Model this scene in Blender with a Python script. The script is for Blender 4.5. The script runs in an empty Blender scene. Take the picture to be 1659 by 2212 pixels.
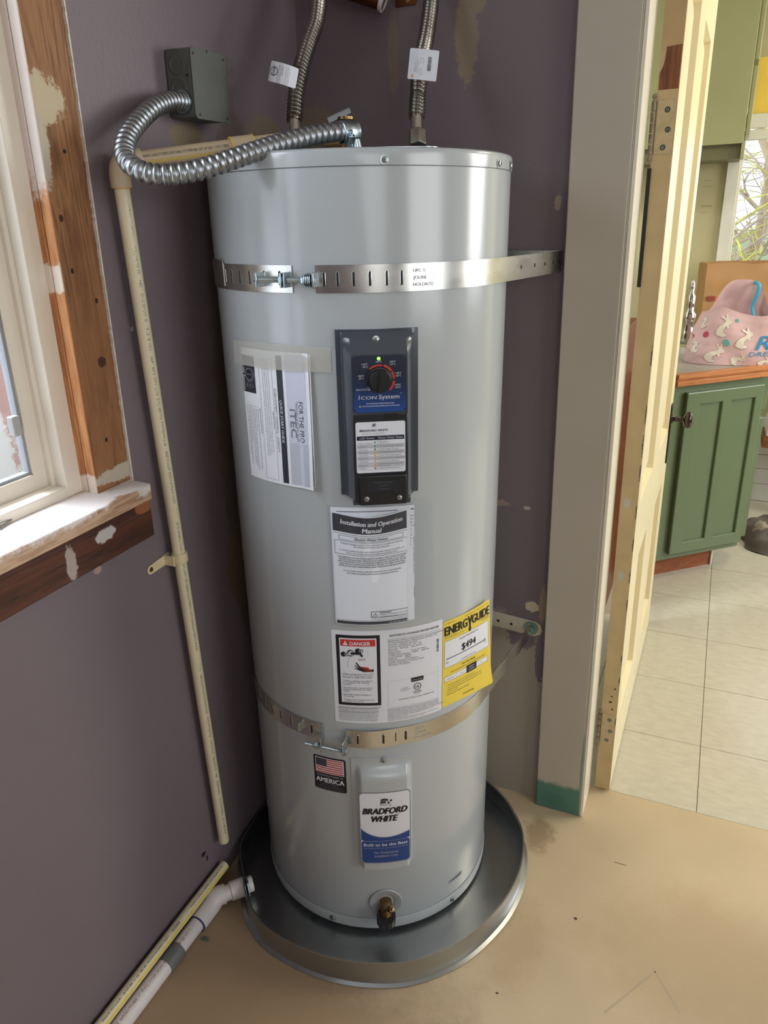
import bpy, bmesh, math, random
from mathutils import Matrix, Vector, noise
PI = math.pi
R_ = math.radians
random.seed(7)
S = bpy.context.scene
COL = S.collection
W_, H_ = 1659, 2212

# ---------------------------------------------------------------- camera
CAM_F = 1585.77
cd = bpy.data.cameras.new('camera'); cam = bpy.data.objects.new('camera', cd); COL.objects.link(cam); S.camera = cam
yaw, pit, rol = -0.428916, 0.380501, -0.038343
fw = Vector((math.sin(yaw)*math.cos(pit), math.cos(yaw)*math.cos(pit), -math.sin(pit)))
r0 = Vector((math.cos(yaw), -math.sin(yaw), 0)); u0 = r0.cross(fw)
rr = math.cos(rol)*r0 + math.sin(rol)*u0; uu = -math.sin(rol)*r0 + math.cos(rol)*u0
cam.matrix_world = Matrix(((rr.x, uu.x, -fw.x, .837371), (rr.y, uu.y, -fw.y, -1.478768), (rr.z, uu.z, -fw.z, 1.399323), (0, 0, 0, 1)))
cd.sensor_fit = 'VERTICAL'; cd.sensor_height = 24; cd.lens = CAM_F*24/H_
cd.clip_start = .01; cd.clip_end = 200

# ---------------------------------------------------------------- world, lights, exposure
wd = bpy.data.worlds.new('world'); S.world = wd; wd.use_nodes = True
bg = wd.node_tree.nodes['Background']; bg.inputs[0].default_value = (.86, .94, 1, 1); bg.inputs[1].default_value = 3.0

def area(name, loc, target, sx, sy, power, col):
    l = bpy.data.lights.new(name, 'AREA'); l.shape = 'RECTANGLE'; l.size = sx; l.size_y = sy; l.energy = power; l.color = col
    o = bpy.data.objects.new(name, l); COL.objects.link(o); o.location = loc
    o.rotation_euler = (Vector(target)-Vector(loc)).to_track_quat('-Z', 'Y').to_euler(); return o
area('sky_light_left_window', (-.75, -1.45, 2.25), (.35, -1.2, 1.2), 1.3, 1.0, 24, (.86, .93, 1))
area('sky_light_alley', (-.72, -.9, 3.4), (-1.25, -.9, .9), .8, 3.0, 400, (.9, .95, 1))
area('room_window_light_right', (3.15, -1.3, 1.55), (.5, -.9, .9), 1.3, 1.3, 13, (1, .97, .92))
area('room_fill_light_behind', (1.9, -3.1, 1.65), (.5, -.6, .9), 1.5, 1.2, 15, (.97, .98, 1))  # fill lamp added behind the camera; the front wall has no window
area('kitchen_window_light', (3.25, 1.3, 1.6), (.95, 1.7, .5), 1.4, 1.3, 52, (1, .97, .9))
area('kitchen_ceiling_lamp', (1.5, .9, 2.3), (1.4, .9, 0), .45, .45, 9, (1, .86, .62))
S.view_settings.view_transform = 'Standard'; S.view_settings.look = 'None'
S.view_settings.exposure = -0.1; S.view_settings.gamma = 1.0; S.view_settings.use_curve_mapping = False

# ---------------------------------------------------------------- materials
def lin(c):
    return tuple(((v/255)/12.92 if v/255 <= .04045 else ((v/255+.055)/1.055)**2.4) for v in c)
MATS = {}
def nodes(m):
    m.use_nodes = True; nt = m.node_tree; return nt, nt.nodes, nt.links, nt.nodes['Principled BSDF']
def mat(name, rgb, rough=.5, metal=0., var=.06, nscale=8., bump=0., bscale=60., stretch=(1, 1, 1), spec=.5, coat=0., rvar=0.):
    if name in MATS: return MATS[name]
    m = bpy.data.materials.new(name); nt, N, L, b = nodes(m); c = lin(rgb)
    b.inputs['Roughness'].default_value = rough; b.inputs['Metallic'].default_value = metal
    b.inputs['Specular IOR Level'].default_value = spec; b.inputs['Coat Weight'].default_value = coat; b.inputs['Coat Roughness'].default_value = .12
    tc = N.new('ShaderNodeTexCoord'); mp = N.new('ShaderNodeMapping'); mp.inputs['Scale'].default_value = stretch; L.new(tc.outputs['Object'], mp.inputs[0])
    n = N.new('ShaderNodeTexNoise'); n.inputs['Scale'].default_value = nscale; n.inputs['Detail'].default_value = 6; L.new(mp.outputs[0], n.inputs['Vector'])
    mx = N.new('ShaderNodeMix'); mx.data_type = 'RGBA'
    mx.inputs[6].default_value = (*[max(0, v*(1-var)) for v in c], 1); mx.inputs[7].default_value = (*[min(1, v*(1+var)) for v in c], 1)
    cr = N.new('ShaderNodeMapRange'); cr.inputs[1].default_value = .3; cr.inputs[2].default_value = .7
    L.new(n.outputs[0], cr.inputs[0]); L.new(cr.outputs[0], mx.inputs[0]); L.new(mx.outputs[2], b.inputs['Base Color'])
    if rvar:
        rm = N.new('ShaderNodeMapRange'); rm.inputs[3].default_value = max(.03, rough-rvar); rm.inputs[4].default_value = rough+rvar
        L.new(cr.outputs[0], rm.inputs[0]); L.new(rm.outputs[0], b.inputs['Roughness'])
    if bump:
        n2 = N.new('ShaderNodeTexNoise'); n2.inputs['Scale'].default_value = bscale; n2.inputs['Detail'].default_value = 4; L.new(mp.outputs[0], n2.inputs['Vector'])
        bp = N.new('ShaderNodeBump'); bp.inputs['Strength'].default_value = bump; bp.inputs['Distance'].default_value = .002
        L.new(n2.outputs[0], bp.inputs['Height']); L.new(bp.outputs[0], b.inputs['Normal'])
    MATS[name] = m; return m
def patches(m, plist):
    """paint patches with ragged edges: (centre, radii, rgb, raggedness, noise scale, rotation about y)"""
    nt, N, L, b = nodes(m); src = b.inputs['Base Color'].links[0].from_socket
    geo = N.new('ShaderNodeNewGeometry')
    for pt_ in plist:
        c, r, rgb, rag, sc = pt_[:5]; soft = pt_[5] if len(pt_) > 5 else .07; amt = pt_[6] if len(pt_) > 6 else 1.; rag = rag*1.7; sc = sc*1.6
        mp = N.new('ShaderNodeMapping'); mp.vector_type = 'TEXTURE'; mp.inputs['Location'].default_value = c; mp.inputs['Scale'].default_value = r
        L.new(geo.outputs['Position'], mp.inputs[0])
        ln = N.new('ShaderNodeVectorMath'); ln.operation = 'LENGTH'; L.new(mp.outputs[0], ln.inputs[0])
        n = N.new('ShaderNodeTexNoise'); n.inputs['Scale'].default_value = sc; n.inputs['Detail'].default_value = 12; n.inputs['Roughness'].default_value = .8
        L.new(geo.outputs['Position'], n.inputs['Vector'])
        ma = N.new('ShaderNodeMath'); ma.operation = 'MULTIPLY_ADD'; ma.inputs[1].default_value = rag*2; L.new(n.outputs[0], ma.inputs[0]); L.new(ln.outputs['Value'], ma.inputs[2])
        mr = N.new('ShaderNodeMapRange'); mr.inputs[1].default_value = 1+rag+soft; mr.inputs[2].default_value = 1+rag-soft; mr.inputs[4].default_value = amt; L.new(ma.outputs[0], mr.inputs[0])
        mx = N.new('ShaderNodeMix'); mx.data_type = 'RGBA'; mx.inputs[7].default_value = (*lin(rgb), 1)
        L.new(mr.outputs[0], mx.inputs[0]); L.new(src, mx.inputs[6]); src = mx.outputs[2]
    L.new(src, b.inputs['Base Color']); return m
def wood(name, rgb, dark, rough=.6, stretch=(1, 1, 1), scale=6., knots=0.):
    if name in MATS: return MATS[name]
    m = bpy.data.materials.new(name); nt, N, L, b = nodes(m); b.inputs['Roughness'].default_value = rough
    tc = N.new('ShaderNodeTexCoord'); mp = N.new('ShaderNodeMapping'); mp.inputs['Scale'].default_value = stretch; L.new(tc.outputs['Object'], mp.inputs[0])
    n = N.new('ShaderNodeTexNoise'); n.inputs['Scale'].default_value = scale; n.inputs['Detail'].default_value = 5; n.inputs['Distortion'].default_value = 1.2; L.new(mp.outputs[0], n.inputs['Vector'])
    w = N.new('ShaderNodeMath'); w.operation = 'SINE'; mu = N.new('ShaderNodeMath'); mu.operation = 'MULTIPLY'; mu.inputs[1].default_value = 28
    L.new(n.outputs[0], mu.inputs[0]); L.new(mu.outputs[0], w.inputs[0])
    n2 = N.new('ShaderNodeTexNoise'); n2.inputs['Scale'].default_value = scale*14; n2.inputs['Detail'].default_value = 3; L.new(mp.outputs[0], n2.inputs['Vector'])
    ad = N.new('ShaderNodeMath'); ad.operation = 'MULTIPLY_ADD'; ad.inputs[1].default_value = .22; L.new(w.outputs[0], ad.inputs[0]); L.new(n2.outputs[0], ad.inputs[2])
    mx = N.new('ShaderNodeMix'); mx.data_type = 'RGBA'; mx.inputs[6].default_value = (*lin(dark), 1); mx.inputs[7].default_value = (*lin(rgb), 1)
    cr = N.new('ShaderNodeMapRange'); cr.inputs[1].default_value = .12; cr.inputs[2].default_value = .78; L.new(ad.outputs[0], cr.inputs[0])
    L.new(cr.outputs[0], mx.inputs[0]); L.new(mx.outputs[2], b.inputs['Base Color'])
    bp = N.new('ShaderNodeBump'); bp.inputs['Strength'].default_value = .25; bp.inputs['Distance'].default_value = .002; L.new(ad.outputs[0], bp.inputs['Height']); L.new(bp.outputs[0], b.inputs['Normal'])
    MATS[name] = m; return m
def thin_clear(name, rgb=(250, 252, 255), glossy=.04, rough=.05, milky=0.):
    if name in MATS: return MATS[name]
    m = bpy.data.materials.new(name); nt, N, L, b = nodes(m); N.remove(b)
    if milky:
        df = N.new('ShaderNodeBsdfDiffuse'); df.inputs[0].default_value = (.75, .74, .70, 1)
    t = N.new('ShaderNodeBsdfTransparent'); t.inputs[0].default_value = (*lin(rgb), 1); g = N.new('ShaderNodeBsdfGlossy'); g.inputs['Roughness'].default_value = rough
    lw = N.new('ShaderNodeLayerWeight'); lw.inputs[0].default_value = .5
    pw = N.new('ShaderNodeMath'); pw.operation = 'POWER'; pw.inputs[1].default_value = 4; L.new(lw.outputs['Facing'], pw.inputs[0])
    ma = N.new('ShaderNodeMath'); ma.operation = 'MULTIPLY_ADD'; ma.inputs[1].default_value = .6; ma.inputs[2].default_value = glossy; L.new(pw.outputs[0], ma.inputs[0])
    mx = N.new('ShaderNodeMixShader'); L.new(ma.outputs[0], mx.inputs[0]); L.new(t.outputs[0], mx.inputs[1]); L.new(g.outputs[0], mx.inputs[2])
    out = mx.outputs[0]
    if milky:
        m2 = N.new('ShaderNodeMixShader'); m2.inputs[0].default_value = milky; L.new(out, m2.inputs[1]); L.new(df.outputs[0], m2.inputs[2]); out = m2.outputs[0]
    L.new(out, N['Material Output'].inputs[0]); MATS[name] = m; return m

BEIGE_UNDER = (172, 158, 138)
M_purple = mat('purple_wall_paint', (116, 103, 107), .5, var=.05, nscale=3, bump=.25, bscale=140)
M_purple_left = mat('purple_wall_paint_left', (119, 107, 113), .5, var=.05, nscale=3, bump=.25, bscale=140)
patches(M_purple, [
    ((.40, .018, .16), (.30, .3, .345), (160, 150, 136), .22, 9),
    ((.53, .018, .10), (.10, .3, .33), (160, 150, 136), .2, 12),
    ((.52, .018, .552), (.016, .3, .013), (200, 188, 160), .5, 60),
    ((.355, .018, 1.70), (.022, .3, .075), (142, 127, 108), .6, 45),
    ((.375, .018, 1.765), (.022, .3, .03), (142, 127, 108), .6, 45),
    ((.21, .018, 1.69), (.012, .3, .07), (128, 112, 100), .5, 30),
    ((-.0, .018, 1.51), (.10, .3, .11), (128, 115, 98), .35, 14),
    ((.435, .018, .80), (.024, .3, .007), (150, 134, 120), .9, 90),
    ((.50, .018, .795), (.008, .3, .004), (180, 168, 158), .9, 110),
    ((.535, .018, 1.415), (.006, .3, .014), (160, 144, 128), .9, 110),
    ((.545, .018, .56), (.008, .3, .05), (150, 130, 106), .6, 50),
    ((.50, .018, .46), (.035, .3, .025), (112, 98, 110), .6, 40),
    ((.545, .018, .42), (.012, .3, .07), (112, 98, 110), .6, 40)])
patches(M_purple_left, [
    ((-.01, -.12, 1.52), (.2, .075, .075), (128, 115, 98), .35, 14),
    ((-.01, -.36, 1.535), (.2, .05, .022), (128, 114, 92), .5, 30),
    ((-.02, -.24, 1.00), (.2, .115, .62), (104, 90, 84), .35, 5),
    ((-.03, -.25, .72), (.2, .12, .11), (112, 98, 80), .3, 8),
    ((-.05, -.545, .12), (.2, .007, .006), (35, 30, 38), .5, 50),
    ((-.05, -.535, .10), (.2, .003, .008), (35, 30, 38), .5, 50),
    ((-.02, -.60, 1.045), (.2, .008, .006), (60, 48, 70), .6, 60),
    ((-.03, -.70, .89), (.2, .008, .006), (176, 150, 140), .6, 60),
    ((-.02, -.55, 1.25), (.2, .003, .004), (190, 180, 180), .6, 60)])
M_plaster_edge = mat('broken_plaster_edge', (214, 206, 196), .8, bump=.4)
M_greige = mat('greige_trim_paint', (178, 168, 152), .42, var=.03, nscale=5, bump=.2, bscale=50)
patches(M_greige, [((.61, -.009, .0), (.2, .03, .083), (78, 122, 106), .18, 22), ((.665, -.009, .16), (.004, .03, .10), (88, 140, 120), .6, 30),
                   ((.60, -.009, .03), (.03, .03, .02), (64, 104, 90), .8, 60, .4, .6)])
M_cream_jamb = mat('cream_jamb_paint', (226, 218, 196), .4, var=.03, bump=.15)
M_cream_door = mat('cream_door_paint', (232, 220, 182), .38, var=.03, nscale=4, bump=.12, bscale=40)
M_edge_door = mat('tan_door_edge_paint', (188, 166, 124), .5, var=.1, nscale=14, bump=.3)
patches(M_edge_door, [((.70, .106, 1.7), (.03, .05, .05), (170, 140, 100), .5, 20, .3, .6)]
        + [((.7235, .106, z), (.0035, .02, .012+.012*abs(math.sin(i*3))), (96, 84, 64), .8, 60) for i, z in enumerate((.22, .34, .40, .55, .62, .70, .78, .87, .93, 1.0, 1.12))]
        + [((.703, .106, .62), (.006, .02, .012), (176, 176, 176), .5, 50), ((.70, .106, .80), (.006, .02, .012), (182, 180, 172), .5, 50)])
M_subfloor = mat('raw_subfloor_board', (194, 173, 140), .62, var=.10, nscale=3.2, bump=.15, bscale=90)
patches(M_subfloor, [
    ((.06, -.74, 0), (.46, .34, .1), (146, 122, 96), .5, 3.2, .35, .8),
    ((.40, -.82, 0), (.5, .15, .1), (172, 146, 114), .5, 4, .3, .7),
    ((.585, -.10, 0), (.035, .05, .1), (140, 114, 84), .8, 22, .35, .7),
    ((.61, -.40, 0), (.05, .09, .1), (178, 152, 118), .8, 12, .4, .6),
    ((.64, -.70, 0), (.03, .012, .1), (160, 142, 116), .8, 30, .35, .6),
    ((.95, -.30, 0), (.2, .14, .1), (186, 160, 124), .8, 5, .4, .6),
    ((.71, -.30, 0), (.004, .003, .1), (70, 56, 42), .6, 90),
    ((.60, -.52, 0), (.003, .002, .1), (60, 46, 34), .6, 90),
    ((.49, -.69, 0), (.003, .002, .1), (60, 46, 34), .6, 90),
    ((.86, -.62, 0), (.003, .002, .1), (50, 40, 30), .6, 90),
    ((.0, -.64, 0), (.010, .006, .1), (60, 84, 74), .9, 60, .2, .8),
    ((.78, -.118, 0), (.016, .0010, .1), (80, 64, 50), .6, 80)])
M_ceiling = mat('white_ceiling_paint', (226, 222, 214), .8)
M_plainwall = mat('room_wall_paint', (150, 138, 146), .6)
M_tank = mat('grey_tank_enamel', (176, 181, 183), .19, var=.012, nscale=3, spec=.55, coat=.25)
M_tank_seam = mat('tank_seam_shadow', (110, 114, 116), .4)
M_galv = mat('galvanised_steel', (204, 204, 198), .27, 1, var=.02, nscale=12, rvar=.03, stretch=(1, 1, 3))
M_pan = mat('galvanised_pan_steel', (176, 180, 182), .3, 1, var=.03, nscale=9, rvar=.04)
M_zinc = mat('zinc_plated_steel', (182, 196, 204), .28, 1, var=.06, nscale=40)
M_stain = mat('corrugated_stainless', (150, 145, 136), .25, 1, var=.05, nscale=30)
M_conduit = mat('flexible_conduit_steel', (158, 162, 166), .36, 1, var=.08, nscale=40)
M_chrome = mat('polished_chrome', (210, 205, 198), .1, 1, var=.02)
M_brass = mat('brass', (140, 112, 76), .35, 1, var=.15, nscale=50)
M_copper = mat('old_copper', (120, 74, 48), .45, 1, var=.2, nscale=40)
M_black = mat('black_plastic', (22, 22, 24), .35, var=.02)
M_slot = mat('dark_slot', (26, 28, 32), .7)
M_panel = mat('slate_plastic', (66, 71, 79), .2, var=.02, coat=.3)
M_paneldark = mat('charcoal_plastic', (34, 36, 41), .3, var=.02)
M_paper = mat('white_paper', (236, 238, 244), .55, var=.01, bump=.05, bscale=20)
M_label = mat('white_vinyl_label', (222, 224, 231), .35, var=.01)
M_cpvc = mat('cream_cpvc', (218, 208, 176), .38, var=.03)
M_cpvc_up = mat('tan_cpvc_fitting', (196, 178, 148), .42, var=.05)
M_pvc = mat('white_pvc', (214, 208, 206), .35, var=.03)
M_boxgrey = mat('painted_junction_box', (90, 93, 88), .5, var=.1, nscale=20, bump=.2)
M_tape = thin_clear('masking_tape_film', (240, 238, 232), .05, .5, .42)
M_bag = thin_clear('clear_poly_bag', (250, 252, 254), .022, .2, .03)
M_glass = thin_clear('window_glass')
M_vinylwhite = mat('cream_vinyl_window', (222, 212, 196), .4, var=.03)
M_wood_stud = wood('old_fir_board', (158, 112, 72), (108, 68, 40), .6, (1, 5, .45), 5)
M_wood_jamb = wood('orange_fir_jamb', (214, 150, 96), (160, 100, 56), .6, (3, 3, .35), 5)
M_wood_sill = wood('worn_sill_wood', (202, 172, 146), (150, 108, 76), .55, (4, .35, 4), 5)
M_wood_apron = wood('dark_stained_apron', (92, 50, 32), (56, 30, 20), .5, (2, .35, 3), 5)
patches(M_wood_stud, [((0, -.655, 1.56), (.1, .035, .03), (196, 180, 150), .7, 26), ((0, -.667, 1.50), (.1, .012, .045), (190, 180, 158), .6, 26),
                      ((0, -.63, 1.18), (.1, .06, .17), (140, 92, 54), .5, 7, .4, .5), ((0, -.60, 1.03), (.1, .08, .014), (190, 176, 156), .6, 22),
                      ((0, -.635, 1.09), (.1, .003, .004), (30, 18, 10), .2, 30), ((0, -.65, 1.345), (.1, .003, .004), (30, 18, 10), .2, 30),
                      ((0, -.63, 1.50), (.1, .003, .003), (30, 18, 10), .2, 30), ((0, -.655, 1.415), (.1, .004, .005), (60, 34, 18), .2, 30),
                      ((0, -.62, 1.21), (.1, .009, .008), (70, 40, 22), .5, 30), ((0, -.612, 1.30), (.1, .003, .004), (30, 18, 10), .2, 30)])
patches(M_wood_jamb, [((-.02, -.669, 1.62), (.1, .05, .17), (226, 212, 204), .35, 14), ((-.02, -.669, 1.335), (.1, .05, .02), (232, 216, 200), .6, 26), ((-.02, -.669, 1.02), (.1, .05, .02), (224, 208, 192), .5, 26)])
patches(M_wood_apron, [((0, -.69, .952), (.1, .022, .011), (196, 190, 186), .6, 34), ((0, -.765, .935), (.1, .010, .03), (170, 158, 150), .75, 34), ((0, -.60, .965), (.1, .02, .012), (150, 92, 56), .6, 30)])
M_screw = mat('zinc_screw', (176, 184, 186), .3, 1)
INK = {'black': mat('print_black', (22, 24, 32), .5, var=0), 'white': mat('print_white', (226, 228, 234), .45, var=0), 'red': mat('print_red', (196, 52, 44), .45, var=0),
       'grey': mat('print_grey', (120, 122, 132), .5, var=0), 'blue': mat('print_blue', (30, 68, 132), .35, var=.03), 'navy': mat('print_navy', (25, 32, 54), .35, var=.02),
       'yellow': mat('print_yellow', (228, 202, 78), .45, var=.02), 'silver': mat('print_silver', (176, 178, 184), .4, var=0), 'orange': mat('print_orange', (228, 160, 60), .45, var=0),
       'green': mat('print_green', (50, 140, 80), .45, var=0), 'lightgrey': mat('print_light_grey', (190, 192, 198), .5, var=0), 'paper': M_paper, 'label': M_label,
       'dark': mat('print_dark', (44, 46, 58), .5, var=0), 'midgrey': mat('print_mid_grey', (86, 88, 96), .5, var=0), 'pale': mat('print_pale_lilac', (204, 208, 226), .5, var=.02),
       'skyblue': mat('print_sky_blue', (40, 132, 178), .5, var=0), 'pipered': mat('print_pipe_red', (150, 60, 70), .5, var=0), 'dullyellow': mat('print_dull_yellow', (206, 182, 104), .45, var=.02), 'darkred': mat('print_dark_red', (150, 44, 40), .5, var=0)}

# ---------------------------------------------------------------- mesh builder
class MB:
    def __init__(s, M=None): s.v = []; s.f = []; s.mi = []; s.ms = []; s.M = M or Matrix.Identity(4); s.cur = 0
    def mat(s, m):
        if m not in s.ms: s.ms.append(m)
        s.cur = s.ms.index(m); return s
    def add(s, vs, fs, M=None):
        o = len(s.v); T = s.M @ M if M is not None else s.M
        s.v += [tuple(T @ Vector(p)) for p in vs]; s.f += [tuple(i+o for i in f) for f in fs]; s.mi += [s.cur]*len(fs); return s
    def box(s, a, b, M=None):
        x0, y0, z0 = a; x1, y1, z1 = b
        vs = [(x0, y0, z0), (x1, y0, z0), (x1, y1, z0), (x0, y1, z0), (x0, y0, z1), (x1, y0, z1), (x1, y1, z1), (x0, y1, z1)]
        return s.add(vs, [(0, 3, 2, 1), (4, 5, 6, 7), (0, 1, 5, 4), (1, 2, 6, 5), (2, 3, 7, 6), (3, 0, 4, 7)], M)
    def prism(s, poly, z0, z1, M=None):
        n = len(poly); vs = [(x, y, z0) for x, y in poly]+[(x, y, z1) for x, y in poly]
        return s.add(vs, [tuple(reversed(range(n))), tuple(range(n, 2*n))]+[(i, (i+1) % n, n+(i+1) % n, n+i) for i in range(n)], M)
    def lathe(s, prof, seg=48, M=None, a0=0., a1=2*PI):
        full = abs(a1-a0-2*PI) < 1e-6; n = seg if full else seg+1; vs = []
        for i in range(n):
            a = a0+(a1-a0)*i/seg
            vs += [(r*math.cos(a), r*math.sin(a), z) for r, z in prof]
        k = len(prof); fs = []
        for i in range(seg):
            j = (i+1) % n
            for q in range(k-1):
                fs.append((i*k+q, j*k+q, j*k+q+1, i*k+q+1))
        return s.add(vs, fs, M)
    def tube(s, path, rad, seg=16, cap=True, up=None):
        P = [Vector(p) for p in path]; n = len(P); rad = rad if isinstance(rad, (list, tuple)) else [rad]*n
        vs = []; t0 = (P[1]-P[0]).normalized(); nrm = (t0.cross(Vector(up) if up else (Vector((0, 0, 1)) if abs(t0.z) < .9 else Vector((1, 0, 0))))).normalized()
        for i in range(n):
            t = (P[min(i+1, n-1)]-P[max(i-1, 0)]).normalized(); nrm = (nrm-t*nrm.dot(t)).normalized(); b = t.cross(nrm)
            vs += [tuple(P[i]+rad[i]*(math.cos(2*PI*k/seg)*nrm+math.sin(2*PI*k/seg)*b)) for k in range(seg)]
        fs = [(i*seg+k, i*seg+(k+1) % seg, (i+1)*seg+(k+1) % seg, (i+1)*seg+k) for i in range(n-1) for k in range(seg)]
        if cap: fs += [tuple(reversed(range(seg))), tuple(range((n-1)*seg, n*seg))]
        return s.add(vs, fs)
    def cyl(s, a, b, r, seg=20, r2=None): return s.tube([a, b], [r, r if r2 is None else r2], seg)
    def grid(s, fn, nu, nv, thick=None):
        vs = [tuple(fn(i/nu, j/nv)) for j in range(nv+1) for i in range(nu+1)]; w = nu+1
        return s.add(vs, [(j*w+i, j*w+i+1, (j+1)*w+i+1, (j+1)*w+i) for j in range(nv) for i in range(nu)])
    def ribbon(s, pts, zlo, zhi, th):
        """vertical band following plan points pts (x,y,zc) with half height; th outward to the right of travel"""
        n = len(pts); vs = []
        for i, (x, y, zc) in enumerate(pts):
            a = pts[max(i-1, 0)]; b = pts[min(i+1, n-1)]; t = Vector((b[0]-a[0], b[1]-a[1])).normalized(); nx, ny = t.y*th, -t.x*th
            vs += [(x, y, zc+zlo), (x, y, zc+zhi), (x+nx, y+ny, zc+zhi), (x+nx, y+ny, zc+zlo)]
        fs = [(4*i+k, 4*i+(k+1) % 4, 4*i+4+(k+1) % 4, 4*i+4+k) for i in range(n-1) for k in range(4)]+[(3, 2, 1, 0), (4*n-4, 4*n-3, 4*n-2, 4*n-1)]
        return s.add(vs, fs)
    def build(s, name, m=None, parent=None, bevel=0., smooth=35, loc=None, mw=None, segs=2, kind=None):
        me = bpy.data.meshes.new(name); me.from_pydata(s.v, [], s.f)
        for k in (s.ms or [m]): me.materials.append(k)
        if s.ms: me.polygons.foreach_set('material_index', s.mi)
        me.validate(); bm = bmesh.new(); bm.from_mesh(me); bmesh.ops.remove_doubles(bm, verts=bm.verts, dist=1e-6); bmesh.ops.recalc_face_normals(bm, faces=bm.faces); bm.to_mesh(me); bm.free()
        if smooth: me.polygons.foreach_set('use_smooth', [True]*len(me.polygons)); me.set_sharp_from_angle(angle=R_(smooth))
        o = bpy.data.objects.new(name, me); COL.objects.link(o)
        if parent is not None: o.parent = parent
        if mw is not None: o.matrix_world = mw
        if loc: o.location = loc
        if bevel: b = o.modifiers.new('bevel', 'BEVEL'); b.width = bevel; b.segments = segs; b.limit_method = 'ANGLE'; b.angle_limit = R_(40)
        if kind: o['kind'] = kind
        return o
def tag(o, label, cat, group=None, kind=None):
    o['label'] = label; o['category'] = cat
    if group: o['group'] = group
    if kind: o['kind'] = kind
    return o
def thing(name, label, cat, mw=None, group=None, loc=None):
    o = bpy.data.objects.new(name, None); COL.objects.link(o); o.empty_display_size = .05
    if mw is not None: o.matrix_world = mw
    if loc: o.location = loc
    return tag(o, label, cat, group)
def struct(o, label=None):
    o['kind'] = 'structure'
    if label: o['label'] = label
    return o
def spline(ctrl, n, closed=False):
    P = [Vector(p) for p in ctrl]; k = len(P); out = []
    segs = k if closed else k-1
    for i in range(segs):
        g = (lambda q: P[q % k]) if closed else (lambda q: P[min(max(q, 0), k-1)])
        a, b, c, d = g(i-1), g(i), g(i+1), g(i+2)
        for j in range(n):
            t = j/n; out.append(.5*((2*b)+(c-a)*t+(2*a-5*b+4*c-d)*t*t+(3*b-a-3*c+d)*t**3))
    if not closed: out.append(P[-1])
    return out
def resample(P, step):
    out = [P[0]]; acc = 0.
    for a, b in zip(P, P[1:]):
        L = (b-a).length; pos = step-acc
        while pos <= L and L > 0: out.append(a.lerp(b, pos/L)); pos += step
        acc = L-(pos-step)
    return out
def corrugated(mb, P, r, pitch, depth, seg=20, sub=6, sharp=1.):
    """a corrugated hose: radius waves along the path"""
    Q = resample(P, pitch/sub); rad = []
    pat = (0, .06, 0, .12, .85, 1, .85, .12) if sub == 8 else None
    for i in range(len(Q)):
        ph = (i % sub)/sub; rad.append(r-depth*(pat[i % 8] if pat else (.5-.5*math.cos(2*PI*ph))**sharp))
    mb.tube(Q, rad, seg); return mb

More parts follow.
